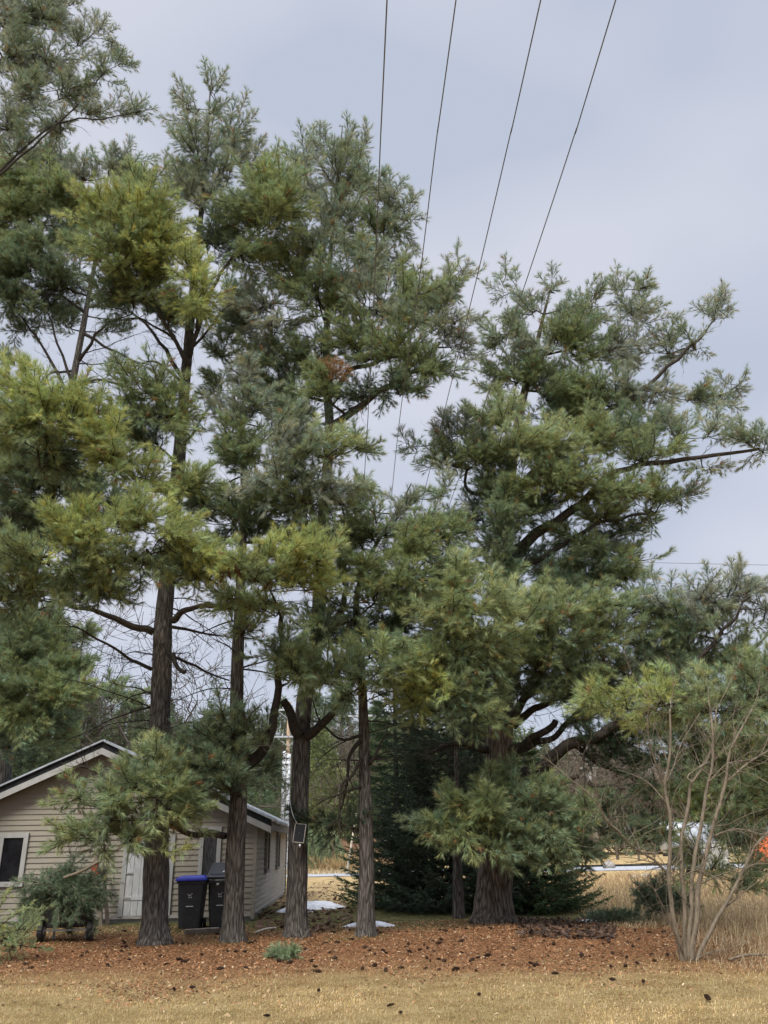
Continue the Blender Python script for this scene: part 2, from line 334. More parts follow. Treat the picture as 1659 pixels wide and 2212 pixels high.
DENS = 400; PADS = 1.4
class Pine:
    def __init__(s, label, trunk_px, Y, r0, bark='bark', Ytop=None, name='pine_tree', bark_r=None, top_r=0.04, base_flare=1.4, dens=1.0):
        s.Y = Y; s.label = label; s.dens = dens
        Yt = Ytop if Ytop is not None else Y
        n = len(trunk_px); pts = []
        b = G(*trunk_px[0]) if trunk_px[0][1] > 1850 and Y is None else None
        for i, (px, py) in enumerate(trunk_px):
            pts.append(P(px, py, Y + (Yt - Y) * i / (n - 1)))
        base = pts[0].copy()
        g = gz(base.x, base.y) if base.y < 34 else 0
        pts[0].z = g - 0.05
        s.base = Vector((base.x, base.y, g)); s.pts = curve_pts(pts, 8)
        H = s.pts[-1].z; s.H = H
        s.rad = []
        for p in s.pts:
            u = max(0, (p.z - g)) / (H - g)
            s.rad.append((r0 * (1 - u) ** 0.92 + top_r * .4) * (1 + (base_flare - 1) * math.exp(-max(0, p.z - g) / 0.2)))
        s.r0 = r0
        s.root = empty(name, s.base, 0, label, 'tree')
        s.tb = MB()
        # finer rings near the base
        fine = []; fr = []
        for i in range(len(s.pts) - 1):
            k = 4 if s.pts[i].z < 1.5 else 2
            for j in range(k):
                t = j / k; fine.append(s.pts[i].lerp(s.pts[i + 1], t)); z = fine[-1].z; u = max(0, z - g) / (H - g)
                fr.append((r0 * (1 - u) ** 0.92 + top_r * .4) * (1 + (base_flare - 1) * math.exp(-max(0, z - g) / 0.2)))
        fine.append(s.pts[-1]); fr.append(s.rad[-1])
        s.tb.tube([p - s.base for p in fine], fr, 20, rough=.12)
        s.nodes = [np.array(p) for p in s.pts]; s.nrad = list(s.rad)
        s.parts = []; s.segA = []; s.segB = []; s.segr = []; s.segr2 = []
        s.bark = bark; s.lb = MB(); s.deadparts = []
    def limb(s, pts, r0, r1, n=7, crown_nodes=True):
        pts = curve_pts(pts, 5); m = len(pts)
        wob = [Vector(p) + Vector([noise.noise(Vector((p.x * 2.1, p.y * 2.1 + j * 9, p.z * 2.1))) for j in range(3)]) * min(.09, r0 * 1.6) * (1 if 0 < i < m - 1 else 0) for i, p in enumerate(pts)]
        rr = [r0 + (r1 - r0) * (i / (m - 1)) ** .8 for i in range(m)]
        s.lb.tube([p - s.base for p in wob], rr, n, rough=.15)
        if crown_nodes:
            for p, r in zip(wob[1:], rr[1:]): s.nodes.append(np.array(p)); s.nrad.append(r)
        return wob
    def limb_px(s, px, Y0, Y1, r0, r1, n=8, nodes=True, twigs=0):
        k = len(px); pts = [P(x, y, Y0 + (Y1 - Y0) * i / (k - 1)) for i, (x, y) in enumerate(px)]
        keep = s.lb; s.lb = MB(); w_ = s.limb(pts, r0, r1, n, nodes); s.lb.build('branch', M['limb'], s.root, smooth=True); s.lb = keep
        if twigs: s.twigs(w_, twigs)
        return w_
    def twigs(s, path, n, L=.9, r=.009, down=.15):
        """bare dead side twigs along a path"""
        A = []; B = []; ra = []; rb = []
        for _ in range(n):
            i = random.randrange(1, len(path)); p = np.array(path[i]) ; d = unit(np.array(path[i]) - np.array(path[i - 1]))
            q = unit(rng.normal(size=3)); dr = unit(q * .9 + d * .8 + UP * random.uniform(-.4, .3)); l = L * random.uniform(.35, 1); rr = r * random.uniform(.6, 1.2)
            steps = random.randint(3, 5); cur = p
            for kstep in range(steps):
                nx = cur + dr * l / steps; A.append(cur); B.append(nx); ra.append(rr * (1 - kstep / steps * .7)); rb.append(rr * (1 - (kstep + 1) / steps * .7))
                if random.random() < .8:
                    sd_ = unit(dr + rng.normal(size=3) * .8); m_ = cur + sd_ * l * random.uniform(.15, .4)
                    A.append(cur); B.append(m_); ra.append(rr * .5); rb.append(rr * .22)
                    sd2 = unit(sd_ + rng.normal(size=3) * .6); A.append(m_); B.append(m_ + sd2 * l * .2); ra.append(rr * .25); rb.append(rr * .12)
                dr = unit(dr + rng.normal(size=3) * .28 + UP * random.uniform(-.12, .08)); cur = nx
        s.deadparts.append(seg_tubes(A, B, ra, rb, 3))
    def dead(s, z0, z1, n, L=(1.0, 2.6), side=None, r=.022):
        """dead limbs on the trunk between two heights"""
        for _ in range(n):
            z = random.uniform(z0, z1); j = min(range(len(s.pts)), key=lambda i: abs(s.pts[i].z - z)); p = s.pts[j].copy(); p.z = z
            if 0 < j < len(s.pts) - 1:
                o = s.pts[j + 1] if s.pts[j].z < z else s.pts[j - 1]
                if abs(o.z - s.pts[j].z) > 1e-3: p = s.pts[j].lerp(o, min(1, max(0, (z - s.pts[j].z) / (o.z - s.pts[j].z))))
            a = random.uniform(0, 2 * math.pi)
            if side is not None: a = side + random.uniform(-.7, .7)
            l = random.uniform(*L); d = Vector((math.cos(a), math.sin(a) * .8, random.uniform(-.15, .35))); pts = [p]
            for k in range(4):
                pts.append(pts[-1] + d * l / 4); d = (d + Vector((random.uniform(-.25, .25), random.uniform(-.25, .25), random.uniform(-.28, .12)))).normalized()
            keep = s.lb; s.lb = MB(); w_ = s.limb(pts, r * random.uniform(.7, 1.2), .005, 5, False); s.lb.build('dead_branch', M['limb'], s.root, smooth=True); s.lb = keep; s.twigs(w_, int(4 + l * 4), L=.5 * l ** .5, r=.006)
    def pad(s, cx, cy, rx, ry, tone='G', dY=0.0, rot=0.0, dens=1.0, gap=0.22, spill=.12, dr=None, nsc=1.0, upb=.55, lim=True, chain=True):
        """a bough of foliage: its centre and half-size are given as seen in the photograph, its distance is the tree's own + dY"""
        Yc = s.Y + dY; k = mpp(Yc); c = np.array(P(cx, cy, Yc)); c_up = 1.0
        a_, b_ = rx * k * PADS, ry * k * PADS; dd = dr if dr is not None else max(.45, min(1.6, .75 * (a_ + b_) / 2 + .1))
        el_ = math.atan2(c[2] - CAMZ, c[1]); b_ = b_ / max(.6, math.cos(el_)) * .98
        dens *= {'B': .62, 'K': .8}.get(tone, 1); n = int(dens * DENS * (a_ * b_ * dd) ** .78) + 10
        # root: the nearest node, with nodes below preferred
        nodes = np.array(s.nodes); dv = c - nodes; dist = np.linalg.norm(dv, axis=1); hor = np.linalg.norm(dv[:, :2], axis=1)
        want = 0.22 * hor                                         # limbs rise on their way out
        cost = dist + 1.3 * np.abs(dv[:, 2] - want) + (0 if chain else 5) * (np.arange(len(nodes)) >= len(s.pts))
        j = int(cost.argmin()); rt = nodes[j]
        v = c - rt; ln = np.linalg.norm(v)
        end = c + v / max(ln, 1e-6) * min(a_, b_) * .45
        mid = rt + (end - rt) * .5 + np.array([rng.normal() * .06 * ln, rng.normal() * .06 * ln, -.07 * ln])
        r = min(s.nrad[j] * .62, .012 + .016 * ln + .006 * math.sqrt(n) / 5, .085); r = max(r, .012)
        path = s.limb([Vector(rt), Vector(mid), Vector(end)], r, .007, 6)
        # sprays: twigs that start inside a lumpy ellipsoid and run outwards and up, with shoots on both sides
        seed = rng.random(3) * 50; cr_, sr_ = math.cos(R(rot)), math.sin(R(rot))
        pn = [np.array(p) for p in path[2:]]; np0 = len(pn); vin = unit(v); STEP = .15
        P0 = []; DR = []; LN = []; tries = 0; nsp = max(4, int(n / 5.5))
        while len(P0) < nsp and tries < nsp * 8:
            tries += 1; u = unit(rng.normal(size=3)); f = rng.random() ** .5
            lump = 1 + .55 * noise.noise(Vector(u * 1.9 + seed)) + .35 * noise.noise(Vector(u * 4.6 + seed))
            q = u * f * lump * .82; x = q[0] * a_; z = q[2] * b_
            p = c + np.array([x * cr_ - z * sr_, q[1] * dd, x * sr_ + z * cr_])
            if noise.noise(Vector((p[0] * 1.3, p[1] * 1.3, p[2] * 1.9))) * .5 + .5 < gap + (.23 if tone == 'B' else .13): continue
            out = np.array([u[0] * cr_ - u[2] * sr_ * .8, u[1], (u[2] * .6 + u[0] * sr_)])
            P0.append(p); DR.append(unit(out * .75 + vin * .55 + UP * (.15 + .6 * upb * max(0, .4 + u[2])) + rng.normal(size=3) * .22))
            if tone == 'B' and u[2] > .2 and rng.random() < .22: DR[-1] = unit(UP + out * .35 + rng.normal(size=3) * .12); P0[-1] = p + DR[-1] * .25
            LN.append(rng.uniform(.32, .85) * min(1.15, .45 + .5 * (a_ + b_)) * nsc)
        if not P0: return
        P0 = np.array(P0); order = np.argsort(np.linalg.norm(P0 - rt, axis=1))
        cap = np0 + sum(int(l / STEP) + 5 for l in LN); NB = np.zeros((cap, 3)); NB[:np0] = pn; par = np.full(cap, -1); cnt = np.zeros(cap); nn = np0; tipf = np.zeros(cap)
        for i in order:
            p = P0[i] - DR[i] * LN[i] * .35; d = DR[i]; dv = p - NB[:nn]; d_ = np.linalg.norm(dv, axis=1)
            al = (dv * d).sum(1) / np.maximum(d_, 1e-6); q = int((d_ * (1.4 - .4 * al)).argmin()); kk = max(3, int(LN[i] / STEP)); pr_ = q
            for j in range(kk + 1):
                NB[nn] = p; par[nn] = pr_; tipf[nn] = j / kk; pr_ = nn; nn += 1
                p = p + d * STEP; d = unit(d + UP * .05 + rng.normal(size=3) * .10)
        NB = NB[:nn]; par = par[:nn]; tipf = tipf[:nn]
        for k_ in range(nn - 1, np0 - 1, -1):
            cnt[k_] += 1
            if par[k_] >= 0: cnt[par[k_]] += cnt[k_]
        idx = np.arange(np0, nn); pr = par[idx]; m = len(idx); tf = tipf[idx]
        ra = .0042 * np.sqrt(cnt[idx]) + .0018
        s.segA.append(NB[pr]); s.segB.append(NB[idx]); s.segr.append(ra); s.segr2.append(ra * .85)
        D = NB[idx] - NB[pr]; D[tf == 0] = NB[np.minimum(idx[tf == 0] + 1, nn - 1)] - NB[idx[tf == 0]]; D = unit(D)
        S = unit(np.cross(D, UP + rng.normal(size=(m, 3)) * .35)); t0 = np.array(TONES[tone]); parts_P = []; parts_D = []; parts_L = []; parts_T = []
        for kind in range(6):
            if kind == 0: dn = unit(D + UP * upb * .35); base = NB[idx]; Ls = rng.uniform(.10, .17, m); use = tf > .3
            elif kind < 3:
                sg = 1 if kind == 1 else -1; dn = unit(D * .85 + S * sg * .75 + UP * upb * .35 + rng.normal(size=(m, 3)) * .15); base = NB[idx]; Ls = rng.uniform(.12, .26, m) * (1.15 - .5 * tf); use = np.ones(m, bool)
            elif kind == 3: dn = unit(D * .6 + UP * (upb + .4) + rng.normal(size=(m, 3)) * .3); base = NB[idx] - D * rng.uniform(0, STEP, (m, 1)); Ls = rng.uniform(.08, .18, m); use = rng.random(m) < .8
            else:
                sg = 1 if kind == 4 else -1; dn = unit(D * .7 + S * sg * .8 + rng.normal(size=(m, 3)) * .3); base = NB[idx] + S * sg * .10 + D * .09; Ls = rng.uniform(.08, .18, m); use = tf < .75
            dn, base, Ls = dn[use], base[use], Ls[use]; mm = len(base)
            parts_P.append(base); parts_D.append(dn); parts_L.append(Ls * nsc)
            clump = np.array([noise.noise(Vector(p * 1.4)) for p in base]); hue = rng.normal(size=(mm, 1)); alt = np.array(TONES['O' if tone in 'YL' else 'G' if tone == 'O' else 'O' if tone == 'G' else 'G'])[None]
            mxn = np.clip(.32 + 1.1 * np.array([noise.noise(Vector(p * .9 + np.array([31., 5, 2]))) for p in base])[:, None], 0, .75) * (.5 if tone in 'KR' else 1)
            tt = t0[None] * (1 + .35 * clump[:, None]) * rng.uniform(.8, 1.2, (mm, 1)); tt = tt * (1 - mxn) + alt * mxn * rng.uniform(.85, 1.15, (mm, 1)); tt = tt * (1 + np.array([[.08, 0, -.1]]) * hue)
            dry = rng.random(mm) < .012; tt[dry] = np.array([.34, .2, .09])
            parts_T.append(np.clip(tt, .01, 1))
        PP = np.concatenate(parts_P); DD = np.concatenate(parts_D); LL = np.concatenate(parts_L); TT = np.concatenate(parts_T)
        s.parts.append(needles(PP, DD, LL, TT, n=25, nl=.15 * nsc, nw=.0088 * nsc, ang=(14, 50), droop=.16, tp=.45))
        s.segA.append(PP - DD * .05); s.segB.append(PP + DD * LL[:, None]); s.segr.append(np.full(len(PP), .0035)); s.segr2.append(np.full(len(PP), .0022))
        # the outer ends of this bough can carry the next one
        for p in pn[::2]: s.nodes.append(p); s.nrad.append(.03)
    def finish(s):
        tr = s.tb.build('trunk', M[s.bark], s.root, smooth=True)
        if s.lb.v: s.lb.build('limb_work', M['limb'], s.root, smooth=True).name = 'branches'
        b = np.array(s.base)
        if s.segA:
            V, F = seg_tubes(np.concatenate(s.segA), np.concatenate(s.segB), np.concatenate(s.segr), np.concatenate(s.segr2), 3)
            link('twigs', np_mesh('twigs', V - b, F), M['twig'], s.root)
        if s.deadparts:
            V, F, _ = merge(s.deadparts); link('dead_twigs', np_mesh('dead_twigs', V - b, F), M['dead'], s.root)
        if s.parts:
            V, F, C = merge(s.parts); link('crown', np_mesh('crown', V - b, F, C), M['needles'], s.root)
        return s.root

# ------------------------------------------------------------------ house
HX, HY, HR = -3.30, 21.35, R(2.75)
house = empty('house', (HX, HY, 0), HR, 'beige lap sided gabled house with white door behind the left trunks', 'house')
HM = Matrix.Translation((HX, HY, 0)) @ Matrix.Rotation(HR, 4, 'Z'); HI = HM.inverted()
def wallpt(px, py):       # point of the front wall (local y = 0) on a line of sight
    o = HI @ Vector((0, 0, CAMZ)); d = HI.to_3x3() @ ray(px, py); t = -o.y / d.y; return o + d * t
def make_house():
    Wd, Ln, eh = 7.7, 10.6, 2.24
    ax = wallpt(230, 1620); apx, apz = ax.x, ax.z; Wd = -2 * apx; slope = (apz - eh) / (-apx)
    top = lambda x: eh + (apz - eh) * (1 - abs(x - apx) / (-apx))
    st = 0.122
    # front wall: lapped boards up to the gable line
    mb = MB(); z = 0.12; k = 0
    while z < apz - .02:
        z2 = min(z + st, apz - .005)
        def ext(zz):
            if zz <= eh: return -Wd, 0
            u = (zz - eh) / (apz - eh); return -Wd + (-apx) * u, -(-apx) * u
        a0, a1 = ext(z); b0, b1 = ext(z2); yb, yt = -.026, -.003
        mb.add([(a0, yb, z), (a1, yb, z), (b1, yt, z2), (b0, yt, z2), (a0, 0, z), (a1, 0, z)], [(0, 1, 2, 3), (4, 5, 1, 0)])
        z = z2
    mb.add([(-Wd, .0, 0.1), (0, .0, 0.1), (0, .0, eh), (apx, .0, apz), (-Wd, .0, eh)], [(0, 1, 2, 3, 4)])
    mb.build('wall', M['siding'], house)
    mb = MB(); z = .12
    while z < eh - .01:
        z2 = min(z + st, eh); mb.add([(.03, 0, z), (.03, Ln, z), (.003, Ln, z2), (.003, 0, z2), (0, 0, z), (0, Ln, z)], [(0, 1, 2, 3), (4, 5, 1, 0)]); z = z2
    mb.add([(0, 0, .1), (0, Ln, .1), (0, Ln, eh), (0, 0, eh)], [(0, 1, 2, 3)])
    mb.add([(0, Ln, .1), (-Wd, Ln, .1), (-Wd, Ln, eh), (apx, Ln, apz), (0, Ln, eh)], [(0, 1, 2, 3, 4)])
    mb.add([(-Wd, 0, .1), (-Wd, Ln, .1), (-Wd, Ln, eh), (-Wd, 0, eh)], [(3, 2, 1, 0)])
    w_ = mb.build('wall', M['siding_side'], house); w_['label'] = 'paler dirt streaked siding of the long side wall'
    mb = MB(); mb.box((.02, -.02, eh / 2 + .05), (.09, .09, eh)); mb.box((.02, Ln + .02, eh / 2 + .05), (.07, .07, eh)); mb.build('corner_post', M['siding'], house)
    mb = MB(); mb.box((-Wd / 2, Ln / 2, .05), (Wd - .04, Ln - .04, .14)); mb.build('foundation', M['concrete'], house)
    # roof
    oh, th = .42, .12; ex = .42
    rz = lambda x: apz + .20 - slope * abs(x - apx)
    mb = MB()
    for sgn in (-1, 1):
        xe = apx + sgn * (-apx + ex); ze = rz(xe)
        mb.add([(apx, -oh, rz(apx)), (xe, -oh, ze), (xe, Ln + oh, ze), (apx, Ln + oh, rz(apx)), (apx, -oh, rz(apx) - .035), (xe, -oh, ze - .035), (xe, Ln + oh, ze - .035), (apx, Ln + oh, rz(apx) - .035)],
               [(0, 1, 2, 3), (7, 6, 5, 4), (0, 4, 5, 1), (1, 5, 6, 2), (2, 6, 7, 3)])
    roof = mb.build('roof', M['roofmetal'], house)
    # seams of the sheet roof
    mb = MB()
    for sgn in (-1, 1):
        for i in range(16):
            y = -oh + .1 + i * .72; xe = apx + sgn * (-apx + ex)
            mb.bar((apx, y, rz(apx) + .012), (xe, y, rz(xe) + .012), .03, .03)
    mb.build('seam', M['roofmetal'], roof)
    mb = MB(); mb2 = MB()
    for sgn in (-1, 1):
        xe = apx + sgn * (-apx + ex)
        for (mbx, off, hh, yy) in ((mb2, .115, .15, -oh + .06), (mb, .265, .15, -oh + .03)):
            mbx.add([(apx, yy, rz(apx) - off + hh / 2), (xe, yy, rz(xe) - off + hh / 2), (xe, yy, rz(xe) - off - hh / 2), (apx, yy, rz(apx) - off - hh / 2),
                     (apx, yy + .03, rz(apx) - off + hh / 2), (xe, yy + .03, rz(xe) - off + hh / 2), (xe, yy + .03, rz(xe) - off - hh / 2), (apx, yy + .03, rz(apx) - off - hh / 2)],
                    [(0, 3, 2, 1), (4, 5, 6, 7), (3, 7, 6, 2), (0, 1, 5, 4), (1, 2, 6, 5)])
    mb.build('rake_board', M['white'], house); mb2.build('felt_edge', M['trim_dark'], house)
    mb = MB()                                       # soffit
    for sgn in (-1, 1):
        xe = apx + sgn * (-apx + ex); mb.add([(apx, -oh + .09, rz(apx) - .24), (xe, -oh + .09, rz(xe) - .24), (xe, 0, rz(xe) - .24), (apx, 0, rz(apx) - .24)], [(0, 1, 2, 3)])
    for sgn in (-1, 1):
        xe = apx + sgn * (-apx + ex); x0 = apx + sgn * (-apx); mb.add([(x0, 0, rz(x0) - .24), (xe, 0, rz(xe) - .24), (xe, Ln, rz(xe) - .24), (x0, Ln, rz(x0) - .24)], [(0, 1, 2, 3)])
    mb.build('soffit', M['trim_dark'], house)
    xe = apx + (-apx + ex)
    mb = MB(); mb.bar((xe + .005, -oh + .1, rz(xe) - .17), (xe + .005, Ln + oh, rz(xe) - .17), .03, .22); mb.build('eave_board', M['fascia'], house)
    # sagging drip strip along the eave
    mb = MB(); pts = [(xe + .05, y, rz(xe) - .05 - .03 * abs(math.sin(y * 1.1)) - .02 * math.sin(y * 3)) for y in np.linspace(-oh, Ln + oh, 24)]
    for a, b in zip(pts[:-1], pts[1:]): mb.bar(a, b, .07, .06)
    mb.build('drip_edge', M['white'], house)
    mb = MB(); mb.bar((-.02, -.05, .13), (-Wd + .02, -.05, .13), .03, .07); mb.build('starter_strip', M['fascia'], house)
    # front openings, from where they stand in the photograph
    def opening(name, px0, py0, px1, py1, fr, pane_mat, nm='window', lab=None):
        a = wallpt(px0, py0); b = wallpt(px1, py1); x0, x1 = a.x, b.x; z1 = a.z; z0 = b.z; y = -.045
        mb = MB()
        mb.box(((x0 + x1) / 2, y, z1 - fr / 2), (x1 - x0, .07, fr)); mb.box(((x0 + x1) / 2, y - .004, z0 + fr / 2), (x1 - x0 + .03, .08, fr))
        for x in (x0 + fr / 2, x1 - fr / 2): mb.box((x, y, (z0 + z1) / 2), (fr, .066, z1 - z0 - 2 * fr))
        w_ = mb.build(nm, M['white'], house, bevel=.004)
        mb = MB(); mb.box(((x0 + x1) / 2, -.037, (z0 + z1) / 2), (x1 - x0 - 2 * fr, .01, z1 - z0 - 2 * fr)); mb.build('pane', pane_mat, w_)
        if lab: w_['label'] = lab
        return x0, x1, z0, z1
    opening('w', 3, 1800, 49, 1915, .11, M['glass'], lab='white framed window with dark glass')
    opening('w', 434, 1786, 474, 1901, .10, M['film'], lab='white framed window with crumpled plastic film behind the glass')
    # door with frame and strap hinges
    a = wallpt(272, 1803); b = wallpt(366, 1999); x0, x1, z1 = a.x, b.x, a.z; z0 = .14
    mb = MB(); mb.box(((x0 + x1) / 2, -.045, z1 - .07), (x1 - x0, .08, .14))
    mb.box((x0 + .055, -.045, (z0 + z1 - .14) / 2), (.11, .07, z1 - .14 - z0)); mb.box((x1 - .055, -.045, (z0 + z1 - .14) / 2), (.11, .07, z1 - .14 - z0))
    fr = mb.build('door_frame', M['white'], house, bevel=.004)
    mb = MB(); n = 6; dx = (x1 - x0 - .24) / n
    for i in range(n): mb.box((x0 + .12 + dx * (i + .5), -.05, (z0 + z1 - .15) / 2), (dx - .008, .03, z1 - .17 - z0))
    mb.box(((x0 + x1) / 2, -.04, (z0 + z1 - .15) / 2), (x1 - x0 - .23, .02, z1 - .18 - z0))
    for f in (.22, .8): mb.box(((x0 + x1) / 2, -.072, z0 + (z1 - z0) * f), (x1 - x0 - .26, .014, .09))
    d = mb.build('door', M['door'], house, bevel=.003)
    mb = MB()
    for f in (.22, .52, .8): mb.box((x0 + .19, -.085, z0 + (z1 - z0) * f), (.18, .012, .03))
    mb.build('hinge', M['fascia'], d)
    mb = MB(); mb.tube([(x1 - .2, -.09, 1.0), (x1 - .2, -.13, 1.0), (x1 - .2, -.13, 1.12), (x1 - .2, -.09, 1.12)], .01, 6); mb.build('handle', M['trim_dark'], d)
    # narrow side windows seen edge on
    for y in (2.9, 6.6):
        mb = MB(); fw, z0_, z1_ = .9, .95, 2.05
        mb.box((.05, y, z1_ - .04), (.09, fw, .08)); mb.box((.055, y, z0_ + .04), (.1, fw + .04, .08))
        for yy in (y - fw / 2 + .04, y + fw / 2 - .04): mb.box((.05, yy, (z0_ + z1_) / 2), (.08, .08, z1_ - z0_ - .16))
        w_ = mb.build('window', M['fascia'], house); mb = MB(); mb.box((.045, y, (z0_ + z1_) / 2), (.02, fw - .16, z1_ - z0_ - .16)); mb.build('pane', M['glass'], w_)
make_house()

# ------------------------------------------------------------------ wheeled bins
def make_bin(loc, rz, label, blue, open_lid):
    t = empty('wheeled_bin', loc, rz, label, 'bin', 'wheeled bins by the house wall')
    bm = bmesh.new(); prof = [(.0, .21, .24), (.04, .225, .255), (.75, .275, .31), (.9, .285, .325), (.905, .315, .355), (.95, .315, .355)]
    rings = []
    for z, a, b in prof:
        ring = []
        for cx, cy, st in ((1, 1, 0), (-1, 1, 90), (-1, -1, 180), (1, -1, 270)):
            for k in range(4):
                an = R(st + k * 30); r = .055; ring.append(bm.verts.new((cx * (a - r) + math.cos(an) * r, cy * (b - r) + math.sin(an) * r, z)))
        rings.append(ring)
    for q, p in zip(rings[:-1], rings[1:]):
        for i in range(16): bm.faces.new((q[i], q[(i + 1) % 16], p[(i + 1) % 16], p[i]))
    bm.faces.new(rings[0][::-1])
    if not open_lid: bm.faces.new(rings[-1])
    else:                                           # open: inner walls and a floor of dark plastic
        inner = [bm.verts.new((v.co.x * .9, v.co.y * .9, .95)) for v in rings[-1]]; low = [bm.verts.new((v.co.x * .8, v.co.y * .8, .35)) for v in rings[-1]]
        for i in range(16):
            bm.faces.new((rings[-1][i], rings[-1][(i + 1) % 16], inner[(i + 1) % 16], inner[i])); bm.faces.new((inner[i], inner[(i + 1) % 16], low[(i + 1) % 16], low[i]))
        bm.faces.new(low)
    me = bpy.data.meshes.new('body'); bm.to_mesh(me); bm.free(); me.polygons.foreach_set('use_smooth', [False] * len(me.polygons)); link('body', me, M['black'], t)
    mb = MB()
    if not open_lid:
        mb.box((0, -.01, .985), (.65, .76, .06), taper=1.03); mb.box((0, .02, 1.03), (.52, .6, .035), taper=1.12); mb.build('lid', M['blue'] if blue else M['black'], t, bevel=.015)
    else:
        Mr = Matrix.Rotation(R(22), 3, 'X'); mb.box((0, -.02, 1.14), (.65, .76, .05), Mr); mb.box((0, -.0, 1.175), (.5, .58, .03), Mr); mb.build('lid', M['black'], t, bevel=.012)
    mb = MB(); mb.tube([(-.24, .36, .88), (-.24, .42, .9), (.24, .42, .9), (.24, .36, .88)], .016, 8); mb.build('handle', M['black'], t, smooth=True)
    for sx_ in (-1, 1):
        mb = MB(); mb.tube([(sx_ * .235, .27, .1), (sx_ * .285, .27, .1)], .1, 16); mb.build('wheel', M['black'], t)
    mb = MB(); mb.tube([(-.24, .27, .1), (.24, .27, .1)], .012, 6); mb.build('axle', M['metal'], t)
    mb = MB(); Y0 = -.305                          # pale emblem and bar on the front
    for a, b in (((-.055, .70), (-.035, .655)), ((-.035, .655), (-.015, .69)), ((-.015, .69), (.005, .655)), ((.005, .655), (.022, .70)), ((.022, .70), (.055, .70)), ((-.03, .645), (-.03, .615)), ((-.03, .64), (.0, .62)), ((.0, .62), (.03, .64)), ((.03, .645), (.03, .615))):
        mb.bar((a[0], Y0 + (.7 - a[1]) * .05, a[1]), (b[0], Y0 + (.7 - b[1]) * .05, b[1]), .006, .013, up=(0, 1, 0))
    mb.build('emblem', M['mark'], t)
    mb = MB(); mb.box((0, -.302, .455), (.15, .03, .016)); mb.build('catch_bar', M['metal'], t)
    return t
b1 = G(404, 2009); b1.z = gz(b1.x, b1.y)
make_bin(b1 + Vector((0, .3, 0)), R(4), 'black wheeled bin with a closed blue lid', True, False)
b2 = G(471, 2006); b2.z = gz(b2.x, b2.y)
bin2 = make_bin(b2 + Vector((0, .35, 0)), R(0), 'black wheeled bin with its lid propped open by a bag', False, True)
bm = bmesh.new(); bmesh.ops.create_icosphere(bm, subdivisions=4, radius=.27)
for v in bm.verts:
    v.co.z *= .75; v.co += v.co.normalized() * (.05 * noise.noise(v.co * 7) + .03 * noise.noise(v.co * 17))
me = bpy.data.meshes.new('bag'); bm.to_mesh(me); bm.free(); me.polygons.foreach_set('use_smooth', [True] * len(me.polygons))
bg_ = link('rubbish_bag', me, M['bag']); bg_.location = b2 + Vector((0, .3, .93)); tag(bg_, 'white plastic rubbish bag bulging out of the open black bin', 'bag')

# ------------------------------------------------------------------ cut boughs on a cart, sawhorse, boards
def bough_pile(name, label, cat, c, rad, n, tone, flat=1.0, hang=.4, seed=0):
    """a heap of cut pine boughs: stems with shoots, drooping outwards"""
    A = []; B = []; PP = []; DD = []
    for i in range(n):
        a = rng.uniform(0, 2 * math.pi); e = rng.uniform(-.2, 1.3); d = np.array([math.cos(a) * math.cos(e), math.sin(a) * math.cos(e), math.sin(e) * flat])
        cur = np.array(c) + rng.normal(size=3) * np.array(rad) * .25; l = rng.uniform(.6, 1.0)
        for k in range(6):
            nx = cur + d * np.array(rad) * l / 5; nx[2] = max(nx[2], .06); A.append(cur); B.append(nx)
            for q in range(5):
                PP.append(cur + (nx - cur) * rng.random()); DD.append(unit(d + rng.normal(size=3) * .6))
            d = unit(d + rng.normal(size=3) * .15 - UP * hang * .35); cur = nx
    PP = np.array(PP); DD = np.array(DD); m = len(PP); tt = np.array(TONES[tone])[None] * rng.uniform(.6, 1.35, (m, 1))
    root = empty(name, (c[0], c[1], 0), 0, label, cat); o = np.array([c[0], c[1], 0])
    V, F, C = needles(PP, DD, rng.uniform(.08, .18, m), tt, n=22, nl=.085, nw=.007); link('foliage', np_mesh('foliage', V - o, F, C), M['needles'], root)
    V, F = seg_tubes(A, B, np.full(len(A), .011), np.full(len(A), .007), 4); link('stems', np_mesh('stems', V - o, F), M['smooth_bark'], root)
    return root
cp = G(130, 2037); cp = Vector((cp.x, cp.y + .3, 0))
cart = empty('garden_cart', cp, R(8), 'black two wheeled garden cart buried under cut pine boughs', 'cart')
mb = MB(); mb.box((0, 0, .42), (.86, .6, .34), taper=.8); mb.build('tray', M['black'], cart, bevel=.02)
for sx_ in (-.45, .45):
    mb = MB(); mb.tube([(sx_ - .04, -.1, .2), (sx_ + .04, -.1, .2)], .2, 20); wh = mb.build('wheel', M['black'], cart); mb = MB(); mb.tube([(sx_ - .045, -.1, .2), (sx_ + .045, -.1, .2)], .07, 12); mb.build('rim', M['metal'], wh)
mb = MB(); mb.bar((-.44, -.1, .2), (.44, -.1, .2), .03); mb.bar((-.3, .25, .3), (-.3, .3, .0), .04); mb.bar((.3, .25, .3), (.3, .3, .0), .04); mb.build('undercarriage', M['metal'], cart)
mb = MB(); mb.tube([(-.25, .3, .5), (-.25, .75, .75), (.25, .75, .75), (.25, .3, .5)], .016, 6); mb.build('handle', M['black'], cart)
bough_pile('bough_heap', 'heap of freshly cut green pine boughs piled on the garden cart', 'boughs', (cp.x - .12, cp.y - .1, .8), (.78, .55, .58), 125, 'D', hang=.9)
bp_ = Vector((cp.x + .15, cp.y - .45, .9))
mb = MB(); mb.tube(curve_pts([bp_ + Vector((-.18, 0, .22)), bp_ + Vector((.25, 0, .38)), bp_ + Vector((.85, .25, .78))], 5), [.028] * 8 + [.018] * 3, 7)
tag(mb.build('cut_branch', M['smooth_bark'], smooth=True), 'pale peeled branch lying across the heap of pine boughs', 'branch')
